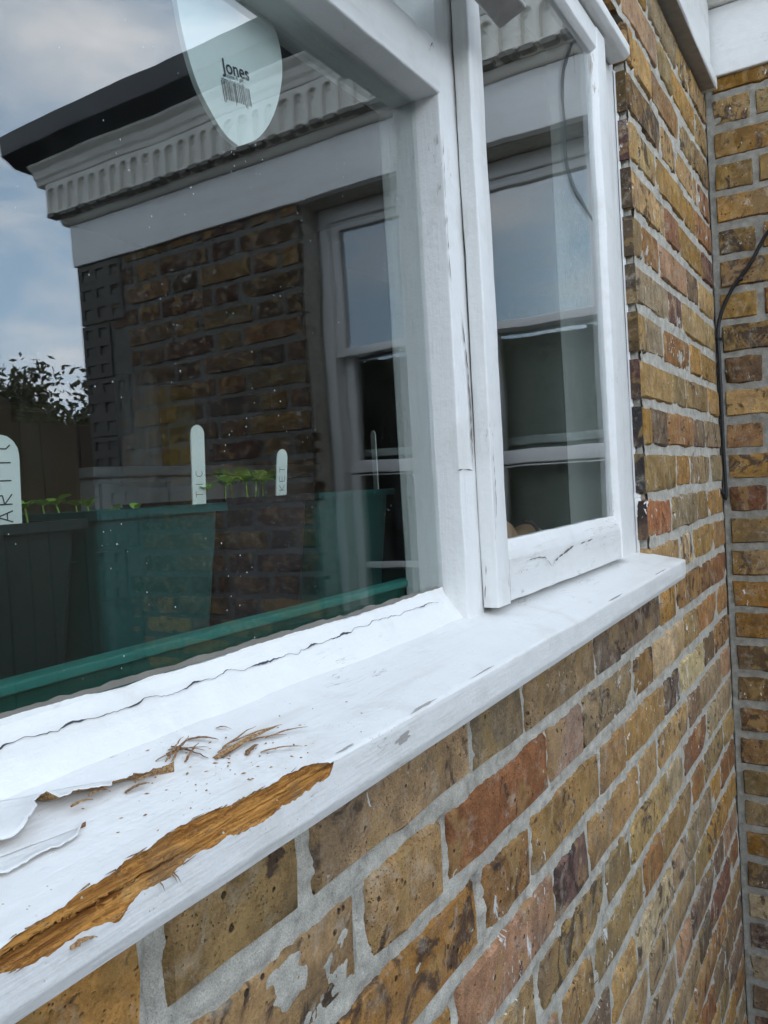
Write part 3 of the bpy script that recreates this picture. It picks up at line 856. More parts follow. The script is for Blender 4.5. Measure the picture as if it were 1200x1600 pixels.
# left casement (mostly out of frame)
cs2 = sweep('casement', [(-0.185, 0.003), (-0.142, 0.003), (-0.142, 0.0195), (-0.185, 0.0195)], 'z', -0.1225, 0.626, M['pz'], WN, r=0.002)
sweep('stile', [(-0.77, 0.003), (-0.725, 0.003), (-0.725, 0.0195), (-0.77, 0.0195)], 'z', -0.1225, 0.626, M['pz'], cs2, r=0.002)
sweep('rail', [(0.0035, -0.1215), (0.0035, -0.065), (0.0195, -0.065), (0.0195, -0.1215)], 'x', -0.727, -0.184, M['px'], cs2, r=0.002)
sweep('rail', [(0.0035, 0.59), (0.0035, 0.6255), (0.0195, 0.6255), (0.0195, 0.59)], 'x', -0.727, -0.184, M['px'], cs2, r=0.002)
box('pane', -0.7275, -0.1835, 0.0125, 0.0160, -0.0675, 0.593, M['glass'], cs2)
sweep('bottom_rail', [(0.0205, -0.165), (0.0205, -0.127), (0.087, -0.127), (0.087, -0.165)], 'x', -0.742, -0.188, M['px'], WN, r=0.0016)
# top-hung vent light, propped open: tilt a flat frame about its head
vl_parts = []
piv = Vector((0, 0.018, 0.628)); ang = math.atan2(0.058 + 0.012, 0.200)
def vl(name, x0, x1, t0, t1, d0, d1, mat, parent):
    """t: distance below the hinge, d: depth outwards of the hinge plane"""
    ca, sa = math.cos(ang), math.sin(ang)
    out = []
    for (t, d) in ((t0, d0), (t0, d1), (t1, d1), (t1, d0)):
        out.append((piv.y - sa * t - ca * d, piv.z - ca * t + sa * d))
    return sweep(name, out, 'x', x0, x1, mat, parent, r=0.0022, wob=0.0012, step=0.012)
v0 = vl('vent_light', -0.105, 0.716, 0.168, 0.208, -0.030, 0.004, M['px'], WN)
vl('worn_drip_edge', -0.105, 0.7145, 0.2085, 0.2155, -0.027, 0.002, M['weather'], v0)
vl('stile', 0.672, 0.7155, 0.0, 0.1675, -0.030, 0.004, M['px'], v0)
vl('stile', -0.105, -0.062, 0.0, 0.1675, -0.030, 0.004, M['px'], v0)
vl('rail', -0.061, 0.671, 0.0, 0.04, -0.030, 0.004, M['px'], v0)
vl('pane', -0.061, 0.671, 0.0405, 0.1675, -0.014, -0.010, M['glass'], v0)
def crack(name, px, y, mat, parent, w0=0.0005, seed=1.0):
    """hairline split in the paint, drawn on the upright face at depth y"""
    P = [at(u_, v_, y) for u_, v_ in px]; Q = []
    for a, b in zip(P[:-1], P[1:]):
        n_ = max(2, int((b - a).length / 0.002))
        Q += [a + (b - a) * (i / n_) for i in range(n_)]
    Q.append(P[-1]); V = []
    for i, p in enumerate(Q):
        d = (Q[min(i + 1, len(Q) - 1)] - Q[max(i - 1, 0)]).normalized(); nn = Vector((-d.z, 0, d.x))
        k_ = i / (len(Q) - 1); wv_ = w0 * max(0.06, (0.55 + 1.5 * float(vn1(i * 0.35 + seed, seed)))) * min(1, 6 * k_, 6 * (1 - k_) + .05)
        j_ = nn * (0.0011 * float(vn2(i * 0.5 + seed, 2.2)))
        V += [p + nn * wv_ + j_ + Vector((0, -0.0011, 0)), p - nn * wv_ + j_ + Vector((0, -0.0011, 0))]
    F = [(2 * i, 2 * i + 1, 2 * i + 3, 2 * i + 2) for i in range(len(Q) - 1)]
    return mobj(name, V, F, mat, parent)
M['split'] = mat_plain('dark_paint_split', (0.16, 0.125, 0.10), 0.9, 0.3, 90, 0.2)
for i, (px_, y_, w_) in enumerate((([(820, 886), (822, 876), (840, 871), (850, 870), (858, 880), (862, 886)], .0035, .0006), ([(862, 886), (866, 876), (880, 864), (896, 852)], .0035, .0013), ([(905, 850), (915, 846), (925, 842)], .0035, .0009),
        ([(768, 700), (771, 730), (774, 790), (772, 850)], .003, .0006), ([(690, 200), (694, 300), (700, 400), (706, 470)], .0205, .0007), ([(704, 30), (706, 120), (712, 210)], .0205, .0005), ([(718, 480), (728, 560), (734, 640), (738, 735)], .0205, .0012),
        ([(712, 735), (724, 733), (738, 735)], .0205, .0006), ([(664, 352), (684, 346)], .046, .0003), ([(672, 462), (690, 457)], .046, .0003), ([(758, 880), (757, 910), (756, 938)], .003, .0012), ([(640, 30), (652, 48)], .0205, .0008), ([(668, 80), (674, 68), (676, 76)], .0205, .0006))):
    crack('paint_crack', px_, y_, M['split'], WN, w_, i * 3.1)
# ragged brush line where paint runs on to the brick reveal
def smear(z):
    j = 0.0035 * float(vn1.fbm(z * 130, 2.2, 4, 0.7)) + 0.003 * float(vn2(z * 30, 7))
    e = 0.0172 + j - (0.006 * math.exp(-((z + 0.045) / 0.02) ** 2))
    x = OX1 - 0.0005 - 0.0012 * float(vn3(z * 80, 3))
    return [(1.300, 0.0188, z), (x - 0.003, min(e + 0.003, 0.018), z), (x, min(e, 0.017), z)]
for n in range(-1, 12):
    a_, b_ = BED(n) + 0.0065, BED(n - 1) - 0.0065
    if a_ < -0.135: a_ = -0.131
    if b_ > 0.66 or b_ - a_ < 0.02: continue
    me_ = mesh_data('brick', *boxv(-0.004, 0.0015, 0.0, 0.026, -(b_ - a_) / 2, (b_ - a_) / 2), M['brick'], False, False)
    o = inst('brick', me_, HA, (OX1 - 0.0002, 0.0028 + rng.uniform(-.001, .001), (a_ + b_) / 2)); cc = rng.choice(((.05, .035, .03), (.075, .05, .03), (.04, .035, .035), (.09, .045, .04), (.11, .07, .03)))
    o.color = (*cc, 1)
ragged('paint_smear', -0.13, 0.63, smear, M['pz'], WN)

# ------------------------------------------------------------------ window sill with its rotten nosing
SLX0, SLX1 = -0.85, 1.322
def sill_pt(x, s):
    """s: distance from the nosing; + up on to the top, - down the front"""
    ze = -0.1505 + (x - 0.157) * 0.0085 / 1.15; zb = -0.1285
    r = 0.003
    if s >= 0:
        y = -0.0500 + s; z = ze + (s / 0.07) * (zb - ze)
        if s < r: z -= (r - s) ** 2 / (2 * r) * 0.8
    else:
        y = -0.0500; z = ze + s
        if s > -r: y += (r + s) ** 2 / (2 * r) * 0.8
        if s < -0.0225: y += (-0.0225 - s) * 0.35
    n = 0.0007 * float(vn1(x * 14, s * 40)) + 0.0004 * float(vn2(x * 60, s * 120))
    if s >= 0: z += n + 0.0012 * float(vn3(x * 5, s * 25))
    else: y += n
    return (x, y, z)
UB = ([-.05, .10, .157, .196, .225, .261, .299, .34, .352, .358], [.001, .001, .0015, .006, .009, .0115, .0075, .0065, .002, -.001])
LB = ([-.05, .10, .157, .171, .19, .205, .22, .234, .244, .294, .331, .357, .358], [-.006, -.006, -.007, -.010, -.010, -.014, -.009, -.010, -.006, -.009, -.008, -.006, -.001])
def rot_edges(x):
    if x < 0.06 or x > 0.358: return None
    u = np.interp(x, *UB) + 0.0022 * float(vn1.fbm(x * 120, 4.4, 4, 0.6)); l = np.interp(x, *LB) + 0.0022 * float(vn2.fbm(x * 130, 6.1, 4, 0.65))
    k = min(1, (x - 0.06) / 0.04, (0.358 - x) / 0.006)
    return (u * k, l * k)
xs_ = np.concatenate([np.arange(SLX0, 0.055, 0.012), np.arange(0.055, 0.362, 0.0011), np.arange(0.362, SLX1, 0.006), [SLX1]])
NA, NB_, NC = 26, 18, 22
SV = []; WV = []; isrot = []
for x in xs_:
    e = rot_edges(x); isrot.append(e is not None)
    u_, l_ = e if e else (0.0, -0.0001)
    l_ = min(l_, u_ - 0.0001)
    sa_ = u_ + (0.10 - u_) * np.linspace(1, 0, NA) ** 1.8; sb_ = np.linspace(u_, l_, NB_); sc_ = l_ + (-0.0285 - l_) * np.linspace(0, 1, NC)
    for s in np.concatenate([sa_, sb_[1:-1], sc_]): SV.append(sill_pt(x, s))
    for k_, s in enumerate(sb_):
        d = math.sin(math.pi * k_ / (NB_ - 1)) ** 0.6 if 0 < k_ < NB_ - 1 else 0.0
        wdt = min(1.0, (u_ - l_) / 0.012)
        dp = 0.0009 + wdt * d * (0.0052 + 0.0042 * float(vn1.fbm(x * 12, s * 520, 3)) + 0.0020 * float(vn2(x * 70, s * 1500)))
        over = 0.0012 if k_ == 0 else (-0.0012 if k_ == NB_ - 1 else 0.0)
        WV.append(Vector(sill_pt(x, s + over)) - Vector((0, -0.75, 0.66)) * dp)
m_ = NA + NB_ - 2 + NC; SF = []; WF = []
for i in range(len(xs_) - 1):
    rot = isrot[i] and isrot[i + 1]
    for j in range(m_ - 1):
        if rot and NA - 1 <= j < NA + NB_ - 2: continue
        SF.append((i * m_ + j, i * m_ + j + 1, (i + 1) * m_ + j + 1, (i + 1) * m_ + j))
    if rot:
        for j in range(NB_ - 1): WF.append((i * NB_ + j, i * NB_ + j + 1, (i + 1) * NB_ + j + 1, (i + 1) * NB_ + j))
nS = len(SV)
prof_end = [(len(xs_) - 1) * m_ + j for j in range(m_)]
SVs = SV + [(SLX0, 0.05, -0.178), (SLX1, 0.05, -0.178)]
SF.append(tuple(prof_end + [nS + 1]))
SF.append(tuple([j for j in range(m_ - 1, -1, -1)] + [nS]))
SF.append(tuple([i * m_ + m_ - 1 for i in range(len(xs_))] + [nS + 1, nS]))
sill = mobj('window_sill', SVs, SF, M['sillp'], None)
tag(sill, 'white painted timber window sill with a strip of rotten wood torn open', 'window sill')
auto_smooth(sill.data, 50)
used = sorted({i for q in WF for i in q}); mpi_ = {a: b for b, a in enumerate(used)}
rw = mobj('exposed_wood', [WV[i] for i in used], [tuple(mpi_[i] for i in q) for q in WF], M['rot'], sill, True)
rw['label'] = 'orange brown rotten wood laid bare along the sill edge'

fb = MB()
def fibre(x, s, ln, ang_, wd, up):
    a = Vector(sill_pt(x, s)) + Vector((0, -0.0006, 0.0007)); b = Vector(sill_pt(x + ln * math.cos(ang_), s + ln * math.sin(ang_))) + Vector((0, -up, up))
    d = (b - a).normalized(); u_ = d.cross(Vector((0, -0.7, 0.7))).normalized() * wd; v_ = Vector((0, -0.7, 0.7)) * wd * 0.7
    m_c = (a + b) / 2 + Vector((0, -up * .3, up * .3))
    fb.add([a + u_, a - u_, a + v_, m_c + u_ * .8, m_c - u_ * .8, m_c + v_ * .8, b], [(0, 1, 4, 3), (1, 2, 5, 4), (2, 0, 3, 5), (3, 4, 6), (4, 5, 6), (5, 3, 6)])
for i in range(85):
    x = rng.uniform(0.08, 0.352); e = rot_edges(x)
    side = rng.random()
    s_ = e[0] - rng.uniform(-.0008, .002) if side < .45 else (e[1] + rng.uniform(-.0008, .002) if side < .8 else rng.uniform(e[1], e[0]))
    fibre(x, s_, rng.choice((-1, 1)) * rng.uniform(.003, .010), rng.gauss(0, .12), rng.uniform(.00015, .0004), rng.uniform(0, .0012))
for i in range(3):
    e = rot_edges(0.235); fibre(0.232 + rng.uniform(-.006, .008), e[1] + .001, rng.uniform(.004, .009), rng.uniform(-1.9, -.9), .0004, .002)
ft = fb.build('torn_fibres', M['splint'], sill); ft['kind'] = 'stuff'
def patch(name, xc, sc, lx, ls, seed, mat, parent):
    pts = []
    for i in range(26):
        a = 2 * math.pi * i / 26; r_ = 1 + 0.9 * float(vn1(math.cos(a) * 2 + seed, math.sin(a) * 2 + seed)) + 0.5 * float(vn2(a * 3, seed))
        pts.append((xc + lx * r_ * math.cos(a), sc + ls * r_ * math.sin(a)))
    V = [Vector(sill_pt(*p)) + Vector((0, -0.00035, 0.00035)) for p in pts] + [Vector(sill_pt(xc, sc)) + Vector((0, -0.0003, 0.0003))]
    return mobj(name, V, [(i, (i + 1) % 26, 26) for i in range(26)], mat, parent)
patch('bare_patch', 0.430, -0.0105, 0.0085, 0.0030, 1.0, M['weather'], sill)
patch('bare_patch', 0.462, 0.0022, 0.016, 0.0010, 2.0, M['weather'], sill)
patch('bare_patch', 0.372, 0.0030, 0.008, 0.0008, 3.0, M['weather'], sill)
patch('bare_patch', 0.56, 0.0030, 0.020, 0.0006, 6.0, M['weather'], sill)
patch('bare_patch', 0.93, 0.0026, 0.03, 0.0009, 4.0, M['weather'], sill)
patch('bare_patch', 1.16, 0.0030, 0.03, 0.0010, 5.0, M['weather'], sill)
def sill_z(x, y): return sill_pt(x, y + 0.05)[2]

# lifted paint sheet, second flake, splinters and crumbs lying on the sill
def flake(name, x0, x1, yb, yf, lift, label, nx=150, ny=14, curl=0.0, seed=1.0):
    V = []; F = []
    rj = np.random.RandomState(int(seed * 10)); TJ = np.sort(np.concatenate([[0, 1], rj.rand(15)])); YJ = (rj.rand(17) - 0.5) * 0.0052
    for i in range(nx + 1):
        t = i / nx; x = x0 + (x1 - x0) * t
        b = yb(t); fy = yf(t) + float(np.interp(t, TJ, YJ)) + 0.0012 * float(vn1.fbm(t * 60 + seed, seed, 3, 0.6))
        for j in range(ny + 1):
            q = j / ny; y = b + (fy - b) * q
            z = sill_z(x, y) + 0.0007 + lift(t) * q ** 1.6 - curl * max(0, q - 0.7) * max(0, 0.35 - t) * 0.18 + 0.0005 * float(vn2(t * 14, q * 5 + seed))
            V.append((x + curl * 0.004 * q * (1 - t), y, z))
    w_ = ny + 1
    for i in range(nx):
        for j in range(ny): F.append((i * w_ + j, i * w_ + j + 1, (i + 1) * w_ + j + 1, (i + 1) * w_ + j))
    o = mobj(name, V, F, [M['primer'], M['splint']], None, True)
    md = o.modifiers.new('thickness', 'SOLIDIFY'); md.thickness = 0.0006; md.offset = -1; md.material_offset = 1; md.material_offset_rim = 0
    return tag(o, label, 'paint flake')
fl1 = flake('paint_flake', 0.150, 0.281, lambda t: 0.034 - 0.040 * t ** 1.4, lambda t: (-0.001 - 0.006 * t if t > 0.5 else (-0.010 * math.exp(-((t - 0.30) / 0.10) ** 2) + 0.003 * (t > 0.42))), lambda t: 0.0120 * (1 - 0.60 * t), 'large curled sheet of white paint lifting off the sill', curl=0.9, seed=2.0)
flake('paint_flake', 0.140, 0.221, lambda t: -0.0045 - 0.010 * t, lambda t: -0.0165 - 0.004 * t + 0.004 * t ** 6, lambda t: 0.0022, 'flat narrow paint flake lying in front of the curled sheet', nx=40, ny=8, seed=5.0)
tube_bits = MB()
def splinter(p0, p1, wd, hgt, label, group='wood splinters on the sill', z=0.0008):
    a = Vector((p0[0], p0[1], sill_z(*p0) + z)); b = Vector((p1[0], p1[1], sill_z(*p1) + z + hgt))
    d = b - a; u = Vector((-d.y, d.x, 0)).normalized() * wd; up = Vector((0, 0, wd * 0.55))
    V = []; K = 9
    for i in range(K + 1):
        t = i / K; c = a + d * t + Vector((0, 0, 0.0012 * math.sin(t * 3.1)))
        k = (0.55 + 0.45 * math.sin(min(1, t * 1.6 + 0.2) * math.pi * 0.62)) * (1 - 0.75 * t ** 3) * rng.uniform(.75, 1.15)
        jx = Vector((rng.uniform(-.0004, .0004), rng.uniform(-.0006, .0006), 0))
        V += [c + u * k + jx, c + up * k + jx, c - u * k + jx, c - up * 0.4 * k + jx]
    F = [(i * 4 + j, i * 4 + (j + 1) % 4, (i + 1) * 4 + (j + 1) % 4, (i + 1) * 4 + j) for i in range(K) for j in range(4)] + [(3, 2, 1, 0), (K * 4, K * 4 + 1, K * 4 + 2, K * 4 + 3)]
    o = mobj('wood_splinter', V, F, M['splint'])
    return tag(o, label, 'splinter', group)
L1 = 'thin brown wood splinter in the frayed bundle left of the dark piece'
for p0, p1, wd, h in (((.287, .004), (.306, .006), .0012, .004), ((.290, .008), (.309, -.003), .0009, .002), ((.293, .010), (.304, -.006), .0009, .003), ((.286, .000), (.308, .010), .0008, .003),
                      ((.297, .012), (.303, -.008), .0011, .0), ((.280, .006), (.300, .004), .0007, .001), ((.291, -.004), (.307, .002), .0008, .003), ((.284, .002), (.302, .008), .0007, .005)):
    splinter(p0, p1, wd, h, L1)
splinter((.306, -.010), (.357, -.011), .0028, .003, 'long dark brown splinter, the thickest one on the sill')
L2 = 'narrow splinter lying against the thick dark piece'
for p0, p1, wd, h in (((.310, -.012), (.350, -.010), .0012, .003), ((.318, -.004), (.359, -.013), .0011, .004), ((.330, -.008), (.356, -.018), .0010, .001), ((.312, -.007), (.345, -.005), .0009, .004)):
    splinter(p0, p1, wd, h, L2)
splinter((.345, -.012), (.372, -.021), .0010, .002, 'pale splinter pointing off the right end of the dark piece')
splinter((.309, .012), (.321, .001), .0016, .001, 'short orange splinter between the frayed bundle and the glass')
splinter((.322, -.017), (.336, -.014), .0018, .0, 'stubby pale splinter below the middle of the dark piece')
splinter((.330, -.020), (.352, -.032), .0011, .001, 'straight brown splinter nearest the torn sill edge')
splinter((.331, .012), (.337, .006), .0008, .0, 'tiny lone splinter nearest the window pane')
splinter((.250, -.0065), (.262, -.0095), .0016, .002, 'dark splinter caught under the curled paint sheet')
splinter((.184, -.0502), (.195, -.0512), .0022, .0, 'pale chip hanging on the front edge of the sill', z=-0.013)
for x_, y_, l_ in ((.222, -.004, .011), (.233, -.002, .010), (.256, -.006, .014)):
    splinter((x_, y_), (x_ + l_, y_ - .002), .0013, .0, 'small dark brown scrap along the torn edge of the paint sheet', z=0.0035)
cr = MB()
for i in range(90):
    k = rng.random()
    x = rng.gauss(0.30, 0.045); y = rng.gauss(-0.020, 0.016)
    if y < -0.046 or y > 0.018 or x < 0.17: continue
    s = rng.uniform(.0002, .0008); a = rng.random() * 6.28; l_ = s * rng.uniform(1, 3)
    z = sill_z(x, y) + 0.0002; ca, sa = math.cos(a), math.sin(a)
    V = [(x + ca * l_, y + sa * l_, z), (x - sa * s, y + ca * s, z), (x - ca * l_, y - sa * l_, z), (x + sa * s, y - ca * s, z), (x, y, z + s * 0.8)]
    cr.add(V, [(0, 1, 4), (1, 2, 4), (2, 3, 4), (3, 0, 4)])
o = cr.build('wood_crumbs', M['splint']); tag(o, 'brown crumbs of rotten wood scattered over the sill', 'wood crumbs', kind='stuff')

# ------------------------------------------------------------------ sash windows in the bay wall
def sash(y0, y1, label, blind):
    xf = 2.156
    T = thing('sash_window', label, 'window', (xf, (y0 + y1) / 2, SZB), 'narrow sash windows in the bay wall')
    mz, my = M['pz'], M['py']
    for a, b in ((y0, y0 + 0.037), (y1 - 0.037, y1)):
        sweep('frame_post', [(xf, a), (xf + 0.09, a), (xf + 0.09, b), (xf, b)], 'z', SZB, SZT - 0.001, mz, T, r=0.003)
    sweep('head_rail', [(xf, 0.853), (xf, SZT - 0.002), (xf + 0.09, SZT - 0.002), (xf + 0.09, 0.853)], 'y', y0 + 0.0365, y1 - 0.0365, my, T, r=0.003)
    a, b = y0 + 0.0375, y1 - 0.0375
    def leaf(nm, x, zb, zt, br, tr):
        s_ = sweep(nm, [(x, a), (x + 0.035, a), (x + 0.035, a + 0.033), (x, a + 0.033)], 'z', zb, zt, mz, T, r=0.002)
        sweep('stile', [(x, b - 0.033), (x + 0.035, b - 0.033), (x + 0.035, b), (x, b)], 'z', zb, zt, mz, s_, r=0.002)
        sweep('rail', [(x - 0.002, zb), (x - 0.002, zb + br), (x + 0.033, zb + br), (x + 0.033, zb)], 'y', a + 0.032, b - 0.032, my, s_, r=0.003)
        sweep('rail', [(x + 0.001, zt - tr), (x + 0.001, zt), (x + 0.033, zt), (x + 0.033, zt - tr)], 'y', a + 0.032, b - 0.032, my, s_, r=0.003)
        box('pane', x + 0.014, x + 0.018, a + 0.0325, b - 0.0325, zb + br - 0.001, zt - tr + 0.001, M['glassb'], s_)
    leaf('upper_sash', xf + 0.012, 0.428, 0.8525, 0.024, 0.026)
    leaf('lower_sash', xf + 0.050, 0.045, 0.452, 0.040, 0.022)
    leaf('bottom_light', xf + 0.052, SZB + 0.03, 0.040, 0.06, 0.004)
    sweep('glazing_bar', [(xf + 0.058, -0.262), (xf + 0.058, -0.243), (xf + 0.080, -0.243), (xf + 0.080, -0.262)], 'y', a + 0.034, b - 0.034, my, T, r=0.002)
    sweep('sill', [(xf - 0.10, SZB + 0.001), (xf - 0.10, SZB + 0.03), (xf + 0.09, SZB + 0.045), (xf + 0.09, SZB + 0.001)], 'y', y0, y1, my, T, r=0.003)
    sweep('inner_rail', [(xf + 0.11, 0.10), (xf + 0.11, 0.125), (xf + 0.125, 0.125), (xf + 0.125, 0.10)], 'y', a, b, my, T, r=0.002)
    if blind:
        o = box('roller_blind', 2.275, 2.278, y0 + 0.01, y1 - 0.01, SZB + 0.05, SZT - 0.03, M['sage'])
        tag(o, 'pale sage green blind drawn behind the nearer narrow sash', 'blind')
sash(SY0 + 0.001, -0.664, 'narrow white sash window farther from the corner, beside the brick pier', False)
sash(-0.660, SY1 - 0.001, 'narrow white sash window nearer the corner, with a pale blind', True)

# ------------------------------------------------------------------ black cable down the corner
cab = tube('cable', [(1.985, -0.225, 1.30), (1.985, -0.24, 1.087), (1.985, -0.27, 1.047), (1.985, -0.291, 0.976), (1.99, -0.292, 0.866), (1.99, -0.289, 0.771), (1.995, -0.270, 0.688), (2.0, -0.238, 0.626), (2.01, -0.19, 0.585),
             (2.035, -0.121, 0.523), (2.038, -0.078, 0.455), (2.040, -0.037, 0.405), (2.040, -0.008, 0.336), (2.040, -0.006, 0.255), (2.040, -0.006, 0.15), (2.040, -0.006, 0.044), (2.040, -0.007, -0.061), (2.034, -0.005, -0.074), (2.018, -0.004, -0.062), (2.008, 0.004, -0.052)], 0.0042, M['cable'], None, 8, 6)
tag(cab, 'thin black cable hanging down the inner brick corner', 'cable')
for p in ((2.0395, -0.058, 0.430), (2.040, -0.0065, 0.30)):
    box('clip', p[0] - 0.006, p[0] + 0.012, p[1] - 0.006, p[1] + 0.006, p[2] - 0.003, p[2] + 0.003, M['cable'], cab, 0.001)

# ------------------------------------------------------------------ inside the pane: board, tray, pots, seedlings, labels
ib = box('window_board', -0.80, 1.30, 0.0875, 0.42, -0.172, -0.148, M['board'])
tag(ib, 'dull inner window board carrying the plant tray', 'window board', kind='structure')
def open_box(name, x0, x1, y0, y1, z0, z1, tp, th, mat, parent=None):
    """tapered open-topped tub"""
    V = []; F = []
    def ring(a0, a1, b0, b1, z): V.extend([(a0, b0, z), (a1, b0, z), (a1, b1, z), (a0, b1, z)])
    ring(x0 + tp, x1 - tp, y0 + tp, y1 - tp, z0); ring(x0, x1, y0, y1, z1)
    ring(x0 + th, x1 - th, y0 + th, y1 - th, z1); ring(x0 + tp + th, x1 - tp - th, y0 + tp + th, y1 - tp - th, z0 + th)
    for r_ in range(3):
        for j in range(4): F.append((r_ * 4 + j, r_ * 4 + (j + 1) % 4, r_ * 4 + 4 + (j + 1) % 4, r_ * 4 + 4 + j))
    F.append((3, 2, 1, 0)); F.append((12, 13, 14, 15))
    o = mobj(name, V, F, mat, parent)
    bm = bmesh.new(); bm.from_mesh(o.data)
    e = [e for e in bm.edges if abs((e.verts[0].co - e.verts[1].co).z) > 0.01]
    bmesh.ops.bevel(bm, geom=e, offset=0.009, segments=4, affect='EDGES', profile=0.5)
    bmesh.ops.recalc_face_normals(bm, faces=bm.faces); bm.to_mesh(o.data); bm.free(); auto_smooth(o.data)
    return o
tr_ = thing('plant_tray', 'long green plastic plant tray standing along the inside of the pane', 'tray', (0.3, 0.16, -0.148))
open_box('basin', -0.06, 0.79, 0.0900, 0.262, -0.147, -0.094, 0.004, 0.0022, M['tray'], tr_)
sweep('rim', [(0.0845, -0.0985), (0.0845, -0.0925), (0.0935, -0.0905), (0.0935, -0.0985)], 'x', -0.065, 0.795, M['trayrim'], tr_, r=0.0012, wob=0.0003)
def pot(x0, x1, y0, zt, mat, label, zb=-0.143):
    T = thing('plant_pot', label, 'pot', ((x0 + x1) / 2, y0 + (x1 - x0) / 2, zb), 'square seedling pots in the tray')
    wd = x1 - x0
    open_box('body', x0 + 0.003, x1 - 0.003, y0 + 0.003, y0 + wd - 0.003, zb, zt - 0.026, 0.010, 0.002, mat, T)
    m = open_box('collar', x0 + 0.0015, x1 - 0.0015, y0 + 0.0015, y0 + wd - 0.0015, zt - 0.0275, zt - 0.003, 0.0015, 0.0018, mat, T)
    V = []; F = []
    for e, z in ((0.0, zt - 0.006), (0.0, zt), (0.006, zt), (0.006, zt - 0.006)):
        V += [(x0 - 0.002 + e, y0 - 0.002 + e, z), (x1 + 0.002 - e, y0 - 0.002 + e, z), (x1 + 0.002 - e, y0 + wd + 0.002 - e, z), (x0 - 0.002 + e, y0 + wd + 0.002 - e, z)]
    for r_ in range(4):
        for j in range(4): F.append((r_ * 4 + j, r_ * 4 + (j + 1) % 4, ((r_ + 1) % 4) * 4 + (j + 1) % 4, ((r_ + 1) % 4) * 4 + j))
    o = mobj('rim', V, F, mat, T); fix_normals(o.data)
    mobj('compost', [(x0 + .006, y0 + .006, zt - .012), (x1 - .006, y0 + .006, zt - .012), (x1 - .006, y0 + wd - .006, zt - .012), (x0 + .006, y0 + wd - .006, zt - .012)], [(0, 1, 2, 3)], M['soil'], T)
    return T
pot(0.208, 0.3235, 0.104, -0.0085, M['potd'], 'dark green square pot at the left, behind the first white label')
pot(0.335, 0.4485, 0.104, -0.0045, M['potg'], 'teal green square pot second from the left, with a tall label')
pot(0.468, 0.580, 0.120, -0.002, M['potk'], 'black square pot crowded with the leafiest seedlings')
pot(0.588, 0.716, 0.118, -0.002, M['potg'], 'teal green square pot at the right end, close to the mullion')

STROKES = {'A': [[(0, 0), (2, 6), (4, 0)], [(0.8, 2.2), (3.2, 2.2)]], 'R': [[(0, 0), (0, 6), (3, 5.6), (3.2, 3.8), (0, 3), (3.6, 0)]], 'T': [[(0, 6), (4, 6)], [(2, 6), (2, 0)]],
           'I': [[(2, 6), (2, 0)]], 'C': [[(3.8, 5.2), (2.4, 6), (0.6, 4.6), (0.5, 1.6), (2, 0), (3.8, 0.8)]], 'K': [[(0, 6), (0, 0)], [(3.6, 6), (0, 2.8), (3.8, 0)]], 'E': [[(3.6, 6), (0, 6), (0, 0), (3.8, 0)], [(0, 3), (3, 3)]]}
def plant_label(xc, y, zt, zb, wd, text, label, lean=0.0, cut=0.0, yaw=0.0, th=0.0011, t0=0.2):
    """upright plastic tag with a rounded head, writing running up its face"""
    T = thing('plant_label', label, 'plant label', (xc, y, zb), 'white plant labels stuck in the pots')
    pts = [(-wd / 2, 0), (wd / 2, 0)]
    h = zt - zb
    for i in range(9):
        a = math.pi * i / 8; pts.append((wd / 2 * math.cos(a), h - wd / 2 + wd / 2 * math.sin(a)))
    cy, sy = math.cos(yaw), math.sin(yaw)
    def W3(u, v_, d): return (xc + (u + lean * v_) * cy + d * sy, y + (u) * sy - d * cy + 0.0, zb + v_)
    n = len(pts)
    V = [W3(u, v_, 0) for u, v_ in pts] + [W3(u, v_, -th) for u, v_ in pts]
    F = [tuple(range(n)), tuple(range(2 * n - 1, n - 1, -1))] + [(i, n + i, n + (i + 1) % n, (i + 1) % n) for i in range(n)]
    o = mobj('blade', V, F, M['label'], T); fix_normals(o.data)
    if text:
        sz = wd * (0.40 if wd > 0.02 else 0.52) / 6; adv = sz * 6.4; v0_ = t0 * h
        m = MB()
        for k_, ch in enumerate(text):
            for st in STROKES[ch]:
                for (ax, ay), (bx_, by) in zip(st[:-1], st[1:]):
                    # rotate writing to run upwards: letter x -> up, letter y -> left
                    p = (wd * 0.26 - ay * sz, v0_ + k_ * adv + ax * sz); q = (wd * 0.26 - by * sz, v0_ + k_ * adv + bx_ * sz)
                    dx, dy = q[0] - p[0], q[1] - p[1]; l_ = math.hypot(dx, dy) or 1; nx_, ny_ = -dy / l_ * wd * 0.017, dx / l_ * wd * 0.017
                    quad = [(p[0] + nx_, p[1] + ny_), (p[0] - nx_, p[1] - ny_), (q[0] - nx_, q[1] - ny_), (q[0] + nx_, q[1] + ny_)]
                    if max(b_ for a_, b_ in quad) > h - 0.004: continue
                    m.add([W3(a_, b_, 0.0002) for a_, b_ in quad], [(0, 1, 2, 3)])
        m.build('handwriting', M['ink'], T)
    return T
plant_label(0.2755, 0.112, 0.0425, -0.03, 0.0240, 'ARTIC', 'widest white plant label at the left edge, handwritten ARTIC', lean=0.03, t0=0.31)
plant_label(at(311, 800, 0.113).x, 0.113, 0.0535, -0.03, 0.0135, 'TIC', 'tallest white plant label, standing in the second green pot', lean=0.05, t0=0.36)
plant_label(at(437, 800, 0.135).x, 0.135, 0.0385, -0.03, 0.0140, 'CKET', 'shorter white plant label among the leafy seedlings, handwritten CKET', lean=0.14, t0=0.36)
plant_label(at(591, 800, 0.132).x, 0.132, 0.0590, -0.03, 0.0120, '', 'white plant label seen nearly edge on near the mullion', lean=0.0, yaw=0.95)

